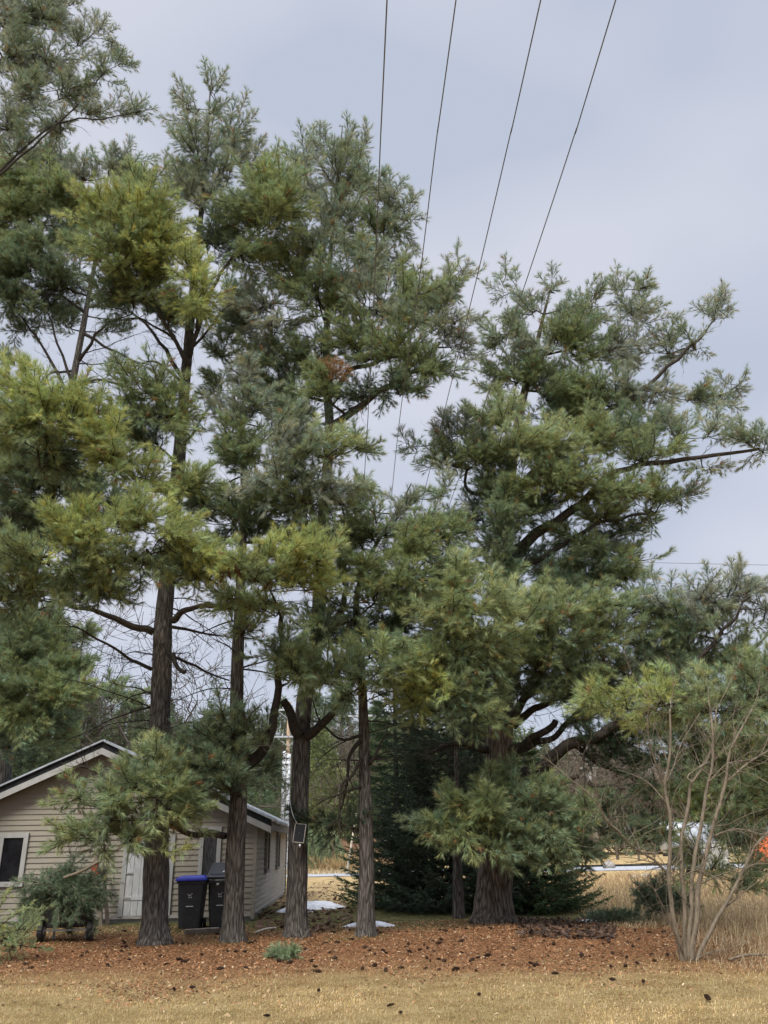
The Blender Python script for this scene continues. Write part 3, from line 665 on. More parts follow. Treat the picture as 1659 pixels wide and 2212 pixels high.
sh = wallpt(222, 2000); s0 = HM @ Vector((sh.x, -.75, 0)); saw = empty('sawhorse', s0, HR, 'weathered wooden sawhorse with a red top end beside the white door', 'sawhorse')
for i, (dx, dy) in enumerate(((-.24, -.28), (.24, -.28), (-.24, .28), (.24, .28))):
    mb = MB(); mb.bar((dx, dy, 0), (dx * .12, dy * .8, 1.12), .05, .09); mb.build('leg', M['wood_old'], saw)
mb = MB(); mb.bar((-.17, -.28, .42), (.17, -.28, .42), .03, .09); mb.bar((-.17, .28, .42), (.17, .28, .42), .03, .09); mb.build('brace', M['wood_old'], saw)
mb = MB(); mb.bar((0, -.45, 1.16), (0, .5, 1.12), .1, .1); mb.build('beam', M['wood_old'], saw)
mb = MB(); mb.add([(-.07, -.46, 1.07), (.1, -.46, 1.07), (.03, -.46, 1.36), (-.07, -.46, 1.28), (-.07, -.4, 1.07), (.1, -.4, 1.07), (.03, -.4, 1.36), (-.07, -.4, 1.28)], [(0, 1, 2, 3), (7, 6, 5, 4), (0, 4, 5, 1), (1, 5, 6, 2), (2, 6, 7, 3), (3, 7, 4, 0)]); mb.build('end_cap', M['red'], saw)
mb = MB(); a = HM @ Vector((sh.x - .42, -.5, 0)); b = HM @ Vector((sh.x - .3, -.06, 1.5)); mb.bar(a, b, .09, .03, up=(0, -1, 0)); tag(mb.build('leaning_board', M['wood_old']), 'narrow weathered board leaning on the beige siding left of the sawhorse', 'board')
mb = MB(); a = G(398, 2022); b = G(472, 2017); a.z = b.z = .07; mb.bar(a, b, .16, .09); tag(mb.build('ground_timber', M['wood_old'], bevel=.01), 'mossy timber lying on the ground before the two bins', 'timber')
for i, (x0, y0, x1, y1, lab) in enumerate(((552, 2016, 596, 2008, 'pale stripped stick on dark litter right of the second trunk'), (560, 1970, 572, 1958, 'short white stick by the foot of the side wall'), (640, 2052, 672, 2030, 'thin twig poking from the cut bough on the litter'), (1575, 2078, 1655, 2068, 'pale fallen branch lying in the dry grass right of the bare shrub'))):
    a = G(x0, y0); b = G(x1, y1); a.z = gz(a.x, a.y) + .03; b.z = gz(b.x, b.y) + (.05 if i != 2 else .2); mb = MB(); mb.tube(curve_pts([a, (a + b) / 2 + Vector((0, .03, .02)), b], 4), [.02 if i != 2 else .008] * 9, 6); tag(mb.build('fallen_stick', M['birch'] if i < 2 else M['smooth_bark'], smooth=True), lab, 'stick')
g0 = G(612, 2072); bough_pile('fallen_bough', 'small green pine bough fallen on the brown needle litter', 'bough', (g0.x, g0.y, .06), (.24, .2, .05), 8, 'G', hang=.2)
g0 = G(1425, 1990); bough_pile('fallen_bough', 'dark green evergreen bough heap left of the bare shrub stems', 'bough', (g0.x + .2, g0.y + .3, .35), (.62, .5, .45), 50, 'D', hang=.3)
g0 = G(1330, 1992); bough_pile('fallen_bough', 'flat dark green bough on the litter left of the evergreen heap', 'bough', (g0.x, g0.y, .08), (.8, .5, .08), 14, 'D', hang=.1)

# ------------------------------------------------------------------ the near pines
Yp = 16.5
t1 = Pine('tall leaning pine with forked top, its trunk before the white door', [(335, 2035), (338, 1850), (341, 1650), (350, 1450), (354, 1330), (376, 1120), (388, 980), (402, 800), (420, 600), (440, 400), (455, 185)], 16.6, .228, Ytop=17.5)
t1.limb_px([(332, 1366), (256, 1342), (200, 1322), (120, 1302)], 16.6, 15.8, .085, .03, twigs=26)
t1.limb_px([(374, 1340), (400, 1318), (460, 1310), (496, 1302)], 16.7, 16.0, .08, .03, twigs=14)
t1.limb_px([(328, 1446), (260, 1410), (192, 1370), (152, 1354)], 16.6, 15.4, .04, .012, twigs=26)
t1.limb_px([(374, 1418), (440, 1446), (496, 1470)], 16.7, 17.3, .035, .015, twigs=14, nodes=False)
t1.limb_px([(374, 1412), (384, 1438), (400, 1450)], 16.6, 16.2, .05, .035, nodes=False)
t1.limb_px([(370, 1354), (440, 1366), (500, 1378)], 16.7, 17.6, .04, .012, twigs=12, nodes=False)
t1.limb_px([(306, 1800), (260, 1798), (224, 1782), (196, 1776)], 16.5, 15.7, .075, .035, twigs=16)
t1.limb_px([(320, 1712), (248, 1690), (208, 1666), (168, 1656)], 16.5, 16.0, .05, .018, twigs=22)
t1.limb_px([(390, 1000), (350, 1060), (300, 1040), (240, 960), (180, 900)], 16.7, 14.8, .07, .025, twigs=10)
t1.limb_px([(405, 790), (380, 740), (330, 640), (290, 560)], 17, 16, .07, .02, twigs=12)
t1.limb_px([(410, 770), (450, 640), (500, 560), (580, 470)], 17, 16.6, .07, .02, twigs=10)
t1.limb_px([(398, 820), (330, 720), (250, 640)], 17, 17.6, .06, .02, twigs=20, nodes=False)
for p in [(460, 230, 22, 55, 'B', 0, 0, .8), (402, 235, 30, 60, 'B', .3, 0, .8), (500, 285, 45, 50, 'B', .5, 0, .8), (430, 320, 62, 60, 'B', 0), (520, 350, 60, 45, 'B', .6), (455, 405, 85, 55, 'B', .2), (385, 400, 40, 40, 'B', .4),
          (305, 420, 62, 62, 'O', -1.2), (300, 470, 75, 70, 'Y', -1.6), (220, 465, 75, 38, 'Y', -1.6, 12), (240, 530, 75, 50, 'O', -1.6), (345, 520, 55, 75, 'Y', -1.3), (320, 600, 75, 55, 'O', -.8), (425, 590, 42, 45, 'Y', -1.4),
          (430, 650, 50, 36, 'Y', -1.3, -20), (260, 640, 80, 45, 'D', -.4), (370, 680, 60, 40, 'D', .3),
          (590, 400, 62, 45, 'O', -.4), (600, 450, 75, 45, 'O', -.6, 20), (530, 470, 60, 50, 'O', 0), (480, 510, 50, 50, 'D', .5), (540, 540, 55, 40, 'G', 0),
          (330, 840, 75, 34, 'O', -1.0), (300, 895, 60, 40, 'G', -.6), (375, 900, 45, 45, 'O', -.9), (330, 950, 60, 30, 'D', -.2),
          (50, 850, 80, 42, 'Y', -2.2), (120, 880, 95, 50, 'Y', -2.2, -12), (60, 930, 90, 48, 'O', -2.0), (200, 940, 80, 44, 'Y', -2.0, -30), (250, 1000, 70, 34, 'Y', -1.8, -25), (130, 985, 80, 45, 'D', -1.2), (330, 1040, 65, 26, 'Y', -1.6), (410, 1050, 60, 28, 'O', -1.2), (440, 1090, 50, 30, 'D', -.4),
          (150, 1120, 45, 26, 'Y', -2.6, -25, .8), (290, 1135, 80, 36, 'Y', -2.4), (200, 1165, 80, 40, 'Y', -2.4), (370, 1165, 75, 42, 'Y', -2.3), (450, 1195, 55, 34, 'Y', -2.2, -20), (300, 1215, 110, 36, 'G', -2.0), (150, 1230, 100, 38, 'G', -2.0), (60, 1200, 80, 40, 'O', -2.2), (420, 1245, 60, 26, 'O', -1.8), (210, 1270, 110, 24, 'D', -1.4), (40, 1265, 70, 32, 'G', -1.8), (90, 1300, 80, 22, 'D', -1.2),
          (340, 1650, 40, 36, 'L', -1.0), (305, 1710, 52, 38, 'G', -1.2), (365, 1715, 46, 40, 'G', -1.1), (330, 1745, 70, 24, 'G', -1.2), (255, 1770, 52, 22, 'G', -1.3), (220, 1728, 36, 20, 'G', -1.2, 0, .6), (200, 1815, 56, 15, 'G', -1.4, 0, .7), (290, 1810, 50, 18, 'G', -1.3, 0, .8), (140, 1795, 32, 12, 'G', -1.3, 0, .5), (320, 1838, 30, 16, 'Y', -1.5, 0, .9), (400, 1765, 40, 18, 'G', -1.0, 0, .8), (170, 1720, 28, 14, 'G', -1.1, 0, .4)]:
    t1.pad(*p[:7]) if len(p) <= 7 else t1.pad(*p[:7], dens=p[7])
for q in ([(405, 800), (370, 730), (300, 690), (240, 700)], [(400, 830), (340, 780), (290, 790)], [(408, 760), (460, 700), (500, 640)], [(395, 960), (440, 900), (480, 860)]):
    t1.limb_px(q, 17, 17, .045, .012, 6, twigs=18)
t1.dead(5.0, 9.5, 16); t1.dead(3.6, 5.4, 6, L=(.8, 1.6)); t1.dead(3.6, 4.6, 5, L=(1.2, 2.4), side=math.pi)

t2 = Pine('shorter blue green pine with a curved side limb, its trunk before the house corner', [(503, 2028), (508, 1850), (516, 1700), (512, 1500), (518, 1300), (526, 1100), (524, 900), (532, 785)], 16.8, .185, Ytop=16.4)
t2.limb_px([(524, 1656), (568, 1622), (588, 1578), (598, 1526), (604, 1420), (612, 1320)], 16.8, 16.6, .14, .05, 10, twigs=10)
t2.limb_px([(486, 1806), (452, 1798), (392, 1796), (360, 1782)], 16.8, 15.9, .065, .04, nodes=False, twigs=8)
t2.limb_px([(540, 1640), (534, 1610), (532, 1580)], 16.8, 16.6, .06, .03, nodes=False)
for p in [(530, 815, 32, 34, 'B', -.6), (545, 870, 62, 40, 'B', -.8), (500, 930, 50, 45, 'B', -.4), (590, 930, 70, 45, 'B', -.9), (540, 980, 75, 40, 'G', -.6), (640, 985, 75, 38, 'B', -1.2), (700, 970, 55, 35, 'L', -1.0), (600, 1040, 95, 36, 'B', -1.2), (710, 1035, 60, 34, 'B', -1.0), (560, 1095, 80, 34, 'G', -.6), (665, 1090, 75, 36, 'G', -.8), (740, 1085, 40, 30, 'O', -.5), (500, 1130, 50, 40, 'D', 0), (600, 1150, 75, 28, 'D', -.2),
          (540, 1215, 62, 28, 'Y', -2.4), (615, 1195, 60, 30, 'Y', -2.4), (690, 1210, 55, 32, 'Y', -2.2), (580, 1245, 80, 26, 'O', -2.0), (660, 1250, 60, 26, 'Y', -2.0, 0, .9), (500, 1290, 50, 24, 'O', -1.4), (600, 1300, 60, 24, 'G', -1.4),
          (530, 1360, 45, 30, 'G', -.4, 0, .7), (610, 1400, 60, 30, 'G', -.6, 0, .9), (640, 1450, 45, 24, 'G', -.8), (500, 1575, 55, 30, 'D', -.9), (430, 1610, 60, 30, 'D', -.8), (470, 1655, 55, 30, 'D', -.9), (400, 1660, 40, 26, 'D', -.6), (560, 1590, 35, 22, 'D', -.3), (500, 1700, 45, 18, 'D', -.9, 0, .8), (590, 1660, 30, 24, 'D', .2, 0, .7), (440, 1700, 35, 16, 'G', -.7, 0, .7)]:
    t2.pad(*p[:7]) if len(p) <= 7 else t2.pad(*p[:7], dens=p[7])
t2.dead(3.4, 9.0, 24, L=(.9, 2.2)); t2.dead(9, 12, 5)

t3 = Pine('tall straight pine with a solar panel and a cut stub on its trunk', [(640, 2018), (643, 1850), (648, 1700), (654, 1560), (662, 1480), (682, 1400), (690, 1290), (700, 1100), (712, 940), (706, 820), (708, 650), (718, 500), (740, 272)], 17.6, .195, Ytop=18.6)
t3.limb_px([(646, 1592), (630, 1560), (620, 1530), (611, 1512)], 17.6, 17.4, .115, .085, 10, nodes=False)
t3.limb_px([(662, 1590), (690, 1566), (728, 1530), (760, 1470)], 17.6, 17.0, .11, .06, 9, twigs=14)
t3.limb_px([(690, 1400), (735, 1320), (750, 1270)], 17.6, 17.4, .09, .05, 8, twigs=8)
t3.limb_px([(712, 930), (760, 890), (830, 840), (900, 800), (950, 740)], 18, 17.2, .12, .04, 9, twigs=16)
t3.limb_px([(708, 860), (760, 800), (830, 770), (900, 700)], 18, 17.5, .09, .03, 8, twigs=14)
for p in [(742, 315, 26, 42, 'B', 0, 0, .8), (692, 310, 24, 40, 'B', .3, 0, .7), (780, 335, 26, 36, 'B', .3, 0, .7), (735, 375, 60, 48, 'B', 0), (640, 345, 38, 45, 'B', .4, 0, .8), (660, 400, 50, 45, 'B', .2), (800, 410, 32, 40, 'B', .5), (840, 430, 38, 55, 'B', .3), (730, 450, 75, 50, 'B', -.2), (860, 500, 42, 40, 'B', .4), (885, 470, 16, 30, 'B', .4, 0, .5), (800, 510, 55, 50, 'G', .2), (680, 520, 65, 50, 'B', -.3), (760, 580, 75, 50, 'B', -.3), (850, 585, 45, 45, 'B', .3), (620, 580, 70, 50, 'G', -.2), (690, 640, 75, 50, 'G', -.4), (800, 660, 75, 45, 'B', -.5), (560, 650, 55, 42, 'B', -.4), (600, 710, 70, 40, 'B', -.3), (900, 640, 65, 40, 'O', -.5), (950, 620, 50, 32, 'B', -.5), (990, 590, 30, 32, 'B', -.4, 0, .6), (900, 700, 80, 40, 'B', -.6), (980, 680, 48, 45, 'B', -.5), (985, 750, 35, 38, 'B', -.3, 0, .8), (860, 760, 80, 38, 'G', -.5), (930, 800, 55, 30, 'G', -.4, 20), (760, 740, 75, 42, 'G', -.3), (850, 835, 62, 26, 'D', -.3), (640, 770, 80, 40, 'D', 0), (690, 830, 50, 34, 'G', -.8), (600, 830, 60, 36, 'D', .2), (640, 890, 60, 32, 'D', 0), (520, 700, 45, 40, 'D', .2), (560, 770, 45, 36, 'G', 0), (470, 760, 36, 34, 'D', .3, 0, .8), (470, 840, 36, 34, 'G', .3, 0, .8), (760, 850, 50, 26, 'D', 0), (718, 818, 9, 5, 'R', -1.1, 0, .05), (660, 960, 50, 26, 'D', .2), (780, 960, 25, 45, 'G', 0, 0, .5), (785, 1040, 28, 22, 'O', -.3, 0, .6),
          (640, 1440, 50, 26, 'G', -1.0), (690, 1470, 55, 24, 'G', -1.2), (740, 1435, 45, 26, 'O', -1.0), (720, 1380, 40, 24, 'D', 0), (700, 1180, 50, 32, 'G', 0), (740, 1240, 45, 28, 'G', -.4), (680, 1340, 45, 24, 'G', -.2, 0, .8)]:
    t3.pad(*p[:7]) if len(p) <= 7 else t3.pad(*p[:7], dens=p[7])
t3.dead(4.6, 9.5, 16, L=(.8, 2.0)); t3.dead(10, 14, 6, L=(.8, 1.6))

t4 = Pine('slim dark pine with many dead branches left of the black spruce', [(790, 2022), (792, 1850), (788, 1700), (786, 1560), (780, 1450), (770, 1300), (800, 1200), (860, 1100), (888, 1045)], 17.3, .15, Ytop=17.6)
t4.limb_px([(782, 1640), (760, 1680), (738, 1700), (735, 1780), (738, 1800)], 17.2, 16.8, .04, .014, nodes=False, twigs=16)
t4.limb_px([(780, 1600), (755, 1640), (745, 1720), (730, 1760)], 17.3, 17.6, .05, .015, nodes=False, twigs=16)
t4.limb_px([(780, 1700), (740, 1712), (690, 1735)], 17.3, 16.9, .035, .012, nodes=False, twigs=14)
t4.limb_px([(782, 1590), (740, 1600), (700, 1570), (670, 1500)], 17.3, 17.6, .035, .012, nodes=False, twigs=14)
t4.limb_px([(798, 1650), (820, 1610), (838, 1585)], 17.3, 17.2, .035, .012, nodes=False, twigs=6)
for p in [(888, 1085, 40, 32, 'B', 0, 0, .7), (860, 1130, 60, 30, 'B', -.3), (930, 1120, 55, 28, 'B', 0), (960, 1160, 50, 30, 'G', 0), (800, 1150, 45, 32, 'G', -.3), (880, 1185, 75, 34, 'O', -.6), (800, 1215, 60, 30, 'O', -.8), (940, 1225, 60, 34, 'G', -.4), (870, 1250, 70, 30, 'O', -.8), (820, 1290, 60, 28, 'G', -.5), (900, 1310, 60, 32, 'D', 0), (850, 1360, 50, 30, 'D', .3), (810, 1400, 45, 22, 'G', -.5), (780, 1465, 55, 22, 'G', -1.0), (850, 1440, 50, 26, 'O', -1.2), (700, 1775, 60, 14, 'K', .2, 0, .8), (750, 1790, 40, 14, 'K', .2, 0, .9), (740, 1500, 40, 20, 'G', -.8, 0, .8), (780, 1090, 40, 26, 'B', 0, 0, .7), (960, 1070, 40, 26, 'B', 0, 0, .7), (760, 1160, 50, 28, 'G', 0), (980, 1280, 45, 34, 'G', 0), (780, 1340, 55, 26, 'D', 0), (860, 1400, 50, 24, 'G', -.6), (720, 1300, 40, 24, 'G', 0, 0, .8)]:
    t4.pad(*p[:7]) if len(p) <= 7 else t4.pad(*p[:7], dens=p[7])
t4.dead(2.8, 8.5, 34, L=(.7, 1.9), r=.018)

t5 = Pine('broad old pine with the thickest trunk and long limbs reaching right', [(1066, 2002), (1070, 1850), (1076, 1700), (1082, 1560), (1092, 1420), (1086, 1250), (1092, 1150), (1105, 1000), (1130, 860), (1160, 740), (1190, 620)], 19.3, .37, 'bark_big', Ytop=19.6)
S5 = lambda pts: [(1061.8 + a * .36, 1460 + b * .36) for a, b in pts]
t5.limb_px(S5([(100, 640), (200, 590), (300, 540), (450, 430), (600, 370), (750, 300), (950, 265), (1150, 220), (1350, 150), (1560, 90)]), 19.2, 16.0, .19, .03, 12, twigs=90)
t5.limb_px(S5([(110, 440), (200, 400), (280, 360), (385, 270)]), 19.2, 18.4, .10, .07, 10, nodes=False)
t5.limb_px(S5([(110, 450), (250, 410), (330, 390), (420, 330), (480, 260), (560, 150)]), 19.2, 18.0, .09, .05, 10, twigs=24)
t5.limb_px(S5([(70, 330), (130, 250), (190, 150), (260, 40), (330, -80)]), 19.2, 18.6, .13, .07, 10, twigs=8)
t5.limb_px(S5([(130, 300), (260, 200), (420, 120), (600, 40)]), 19.3, 18.4, .10, .05, 10, twigs=20)
t5.limb_px(S5([(480, 420), (600, 500), (750, 560), (950, 640), (1100, 720)]), 18.4, 17.5, .06, .015, 7, twigs=40)
t5.limb_px(S5([(250, 720), (400, 660), (520, 600)]), 18.9, 18.0, .09, .05, 8, nodes=False, twigs=12)
t5.limb_px(S5([(560, 420), (555, 560), (560, 740)]), 18.0, 17.7, .035, .012, 6, nodes=False, twigs=14)
t5.limb_px(S5([(580, 640), (700, 660), (800, 680)]), 18.0, 17.5, .045, .02, 7, nodes=False, twigs=8)
t5.limb_px([(1050, 1620), (995, 1606), (960, 1615), (930, 1628)], 19.2, 18.4, .09, .03, 8, nodes=False, twigs=20)
t5.limb_px([(1110, 1190), (1170, 1150), (1250, 1090), (1330, 1020), (1480, 990), (1640, 970)], 19.4, 18.2, .16, .035, 10, twigs=16)
t5.limb_px([(1110, 1060), (1200, 980), (1300, 900), (1400, 830), (1500, 740), (1545, 690)], 19.4, 19, .12, .02, 8, twigs=10)
t5.limb_px([(1105, 1240), (1180, 1200), (1300, 1130), (1400, 1110)], 19.4, 18.8, .09, .025, 8, twigs=16)
t5.limb_px([(1090, 1080), (1010, 1060), (1004, 1000), (950, 960)], 19.4, 19.2, .06, .02, 7, twigs=8)
t5.limb_px([(1480, 1450), (1560, 1360), (1620, 1290)], 17.4, 17.0, .06, .02, 7, twigs=10)
for p in [(1190, 620, 18, 28, 'B', 0, 0, .7), (1100, 620, 45, 26, 'B', 0, 0, .55), (1150, 665, 42, 34, 'B', 0, 0, .8), (1220, 665, 45, 34, 'B', .2, 0, .8), (1290, 660, 45, 36, 'B', 0, 0, .8), (1345, 630, 36, 30, 'B', 0, 0, .7), (1395, 620, 24, 28, 'B', 0, 30, .7), (1380, 680, 50, 34, 'B', .2), (1080, 720, 45, 42, 'B', 0, 0, .8), (1150, 745, 65, 45, 'B', 0), (1250, 740, 75, 50, 'G', 0), (1350, 750, 60, 42, 'B', .2), (1430, 760, 36, 36, 'B', .2, 0, .8), (1490, 745, 34, 30, 'B', 0, 35, .8), (1540, 690, 28, 38, 'B', 0, 25, .7), (1555, 660, 14, 24, 'B', 0, 0, .6),
          (1110, 815, 60, 42, 'G', 0), (1190, 840, 70, 45, 'G', .2), (1280, 850, 70, 50, 'G', 0), (1220, 900, 70, 36, 'D', .3), (1350, 850, 60, 40, 'B', 0), (1430, 850, 50, 34, 'B', 0), (1500, 860, 50, 28, 'B', 0, 0, .9), (1560, 850, 42, 26, 'B', 0, -10, .8), (1595, 830, 18, 26, 'B', 0, 0, .6),
          (1080, 900, 50, 42, 'L', -.8), (1010, 930, 50, 36, 'B', -.2), (940, 940, 45, 28, 'B', 0, 0, .8), (880, 965, 36, 18, 'B', 0, 0, .6), (960, 1000, 50, 28, 'G', 0), (1050, 980, 55, 45, 'G', -.6), (1130, 960, 75, 42, 'L', -1.2), (1210, 970, 70, 38, 'L', -1.1), (1290, 950, 65, 40, 'G', -.8), (1370, 930, 60, 42, 'D', -.5), (1400, 980, 60, 26, 'G', -.8), (1470, 950, 60, 26, 'B', -.7), (1540, 940, 50, 22, 'B', -.9, 0, .9), (1610, 950, 52, 24, 'B', -1.1), (1650, 975, 28, 20, 'B', -1.1, 0, .9), (1520, 1010, 50, 16, 'B', -.9, 0, .7),
          (1080, 1050, 60, 40, 'G', 0), (1170, 1040, 70, 36, 'O', -1.0), (1260, 1040, 70, 30, 'O', -1.0), (1340, 1060, 65, 26, 'G', -.8), (1420, 1070, 62, 24, 'G', -.6), (1480, 1070, 36, 20, 'B', -.6, 0, .7), (1150, 1100, 65, 30, 'D', -.2), (1300, 1110, 70, 24, 'G', -.4), (1390, 1130, 50, 16, 'G', -.2, 0, .8), (1030, 1120, 50, 30, 'D', .2), (1220, 1160, 62, 22, 'G', 0), (1310, 1190, 65, 20, 'G', -.2, 0, .8), (1390, 1210, 36, 22, 'B', 0, 0, .7), (1060, 1180, 40, 34, 'D', 0), (1085, 1160, 34, 40, 'D', -1.0), (1100, 1090, 34, 36, 'G', -1.0), (1080, 1240, 34, 36, 'G', -1.0), (1250, 1200, 50, 20, 'D', .3), (1340, 1150, 50, 18, 'D', .2),
          (1110, 1220, 55, 34, 'D', 0), (1190, 1240, 70, 34, 'D', .1), (1280, 1245, 65, 30, 'D', 0), (1360, 1245, 50, 30, 'G', -.2), (1110, 1290, 45, 34, 'G', -.4), (1200, 1290, 70, 26, 'D', -.4),
          (985, 1255, 36, 36, 'L', -3.0), (960, 1300, 55, 36, 'L', -3.0), (1040, 1310, 50, 40, 'L', -3.0), (980, 1360, 70, 40, 'L', -3.0), (1060, 1375, 50, 36, 'L', -2.8), (1000, 1420, 72, 34, 'O', -2.8), (930, 1430, 60, 32, 'G', -2.6), (1050, 1440, 50, 28, 'G', -2.4), (900, 1475, 75, 28, 'Y', -2.8), (980, 1500, 70, 26, 'G', -2.6), (1040, 1535, 42, 24, 'G', -2.5), (960, 1540, 60, 20, 'G', -2.6), (890, 1510, 55, 18, 'Y', -2.7, 0, .9), (1010, 1470, 70, 24, 'D', -2.0),
          (1160, 1330, 65, 34, 'L', -1.8), (1240, 1320, 65, 34, 'L', -1.8), (1310, 1310, 55, 30, 'G', -1.8), (1150, 1390, 70, 32, 'G', -1.6), (1240, 1390, 75, 34, 'G', -1.8), (1330, 1370, 60, 34, 'G', -1.6), (1160, 1440, 75, 26, 'G', -1.4), (1260, 1450, 75, 30, 'G', -1.6), (1120, 1490, 60, 22, 'D', -1.0), (1220, 1500, 75, 22, 'G', -1.2), (1350, 1440, 62, 34, 'D', -1.4), (1340, 1490, 60, 22, 'D', -1.4),
          (1400, 1320, 50, 36, 'D', -1.4), (1470, 1300, 55, 36, 'B', -1.8), (1540, 1290, 50, 34, 'B', -2.0), (1600, 1280, 45, 36, 'B', -2.0), (1650, 1310, 30, 40, 'B', -2.0), (1480, 1360, 60, 32, 'G', -1.8), (1560, 1360, 60, 36, 'B', -2.0), (1430, 1400, 60, 32, 'D', -1.4), (1520, 1420, 65, 34, 'D', -1.6), (1600, 1420, 50, 40, 'G', -1.8), (1450, 1460, 60, 26, 'D', -1.5), (1645, 1480, 36, 40, 'G', -1.8),
          (1575, 1650, 60, 30, 'O', -2.4, 0, .55), (1640, 1640, 40, 42, 'G', -2.6), (1600, 1720, 60, 34, 'G', -2.5), (1540, 1760, 40, 30, 'O', -2.2, 0, .55), (1640, 1760, 34, 24, 'G', -2.5, 0, .6), (1480, 1620, 50, 24, 'O', -2.2, 0, .55), (1420, 1640, 50, 22, 'K', -2.0), (1300, 1585, 50, 13, 'K', -1.6), (1370, 1560, 55, 14, 'K', -1.9), (1240, 1560, 36, 11, 'K', -1.4), (1330, 1620, 50, 14, 'K', -1.5), (1440, 1580, 55, 14, 'K', -2.2), (1290, 1540, 40, 12, 'D', -1.7), (1350, 1600, 40, 18, 'K', -1.4, 0, .8), (1360, 1800, 55, 26, 'D', -1.6, 0, .8), (1300, 1740, 40, 24, 'D', -1.4, 0, .8), (1440, 1800, 40, 24, 'D', -1.8, 0, .7), (1550, 1880, 60, 20, 'O', -2.2, 0, .55), (1610, 1900, 55, 26, 'O', -2.2, 0, .55), (1570, 1820, 30, 14, 'D', -2.2, 0, .5), (1520, 1680, 60, 34, 'O', -2.2, 0, .55), (1460, 1720, 50, 30, 'O', -2.0, 0, .55), (1400, 1700, 36, 22, 'K', -1.8, 0, .8), (1300, 1640, 30, 16, 'K', -1.2, 0, .7), (1480, 1580, 60, 18, 'D', -2.2), (1500, 1830, 40, 22, 'O', -2, 0, .55), (1560, 1600, 60, 24, 'G', -2.4), (1640, 1600, 40, 30, 'G', -2.6),
          (1100, 1710, 60, 34, 'G', -1.6), (1040, 1740, 55, 30, 'G', -1.7), (1160, 1740, 62, 36, 'G', -1.6), (980, 1745, 42, 20, 'G', -1.7, 0, .9), (940, 1775, 40, 14, 'G', -1.7, 0, .8), (1010, 1790, 62, 26, 'G', -1.8), (1090, 1785, 62, 32, 'G', -1.8), (1180, 1800, 62, 36, 'G', -1.7), (1040, 1835, 45, 20, 'G', -1.9), (1110, 1830, 45, 18, 'G', -1.8), (1240, 1760, 45, 34, 'G', -1.4), (1240, 1830, 45, 22, 'D', -1.4), (1180, 1855, 40, 15, 'G', -1.6, 0, .8)]:
    t5.pad(*p[:7]) if len(p) <= 7 else t5.pad(*p[:7], dens=p[7])
t5.dead(5, 11, 16, L=(1.2, 3)); t5.dead(2.6, 5, 8, L=(1, 2.4), side=math.pi)

t0 = Pine('leaning pine behind the house left of the ridge', [(-14, 1960), (4, 1700), (14, 1570), (38, 1400), (62, 1270), (98, 1120), (150, 860), (192, 640), (220, 480), (240, 330)], 24.5, .25, Ytop=24.5)
for p in [(240, 350, 40, 30, 'B', 0, 0, .8), (170, 380, 60, 34, 'B', 0), (60, 390, 75, 30, 'O', -.6), (110, 430, 80, 40, 'O', -.4), (30, 460, 55, 40, 'O', -.5), (270, 360, 50, 30, 'B', 0), (70, 540, 60, 34, 'G', -.8), (40, 590, 60, 36, 'D', -.8), (120, 600, 50, 34, 'D', -.6), (30, 650, 55, 30, 'D', -.8), (150, 510, 40, 30, 'D', 0),
          (60, 1010, 75, 36, 'G', -1), (140, 1050, 70, 32, 'G', -.8), (40, 1080, 60, 32, 'D', -.6), (200, 1080, 50, 26, 'D', -.4), (150, 1380, 75, 12, 'O', -.6, 0, .9), (60, 1350, 60, 30, 'G', -1), (50, 1420, 60, 36, 'G', -1.4), (120, 1440, 60, 24, 'G', -1.2), (60, 1490, 75, 32, 'O', -1.8), (150, 1500, 45, 26, 'O', -1.6), (40, 1540, 60, 28, 'O', -1.8), (120, 1545, 50, 20, 'D', -1.4), (260, 1500, 45, 16, 'G', 0, 0, .6), (500, 640, 40, 30, 'D', 1, 0, .8), (20, 400, 50, 40, 'B', 0), (110, 340, 60, 30, 'B', 0), (170, 450, 60, 34, 'O', 0), (20, 540, 50, 40, 'D', 0), (110, 660, 50, 26, 'D', 0), (20, 1000, 50, 50, 'D', .4), (100, 1130, 70, 30, 'D', 0), (20, 1150, 50, 40, 'D', 0), (250, 1090, 50, 24, 'D', 0), (20, 1600, 50, 24, 'D', -1), (110, 1600, 50, 18, 'O', -1, 0, .8), (50, 715, 40, 16, 'D', 0, 0, .5), (240, 715, 36, 16, 'D', 0, 0, .4), (20, 780, 26, 14, 'O', 0, 0, .5), (250, 800, 36, 14, 'D', 0, 0, .4), (140, 700, 30, 20, 'D', 0, 0, .5), (330, 650, 30, 22, 'D', .4, 0, .5)]:
    t0.pad(*p[:7], nsc=1.15) if len(p) <= 7 else t0.pad(*p[:7], dens=p[7], nsc=1.15)
for q in ([(150, 862), (100, 760), (50, 690), (10, 650)], [(158, 840), (118, 720), (95, 610)], [(170, 780), (230, 700), (290, 690)], [(180, 720), (250, 760), (330, 800)], [(160, 830), (220, 820), (300, 850)], [(186, 680), (130, 640), (60, 640)], [(196, 650), (250, 600), (300, 560)], [(140, 900), (80, 880), (20, 900)]):
    t0.limb_px(q, 24.5, 23.8, .07, .015, 6, twigs=22)
t0.dead(4, 22, 30, L=(1.4, 3.8), r=.03)

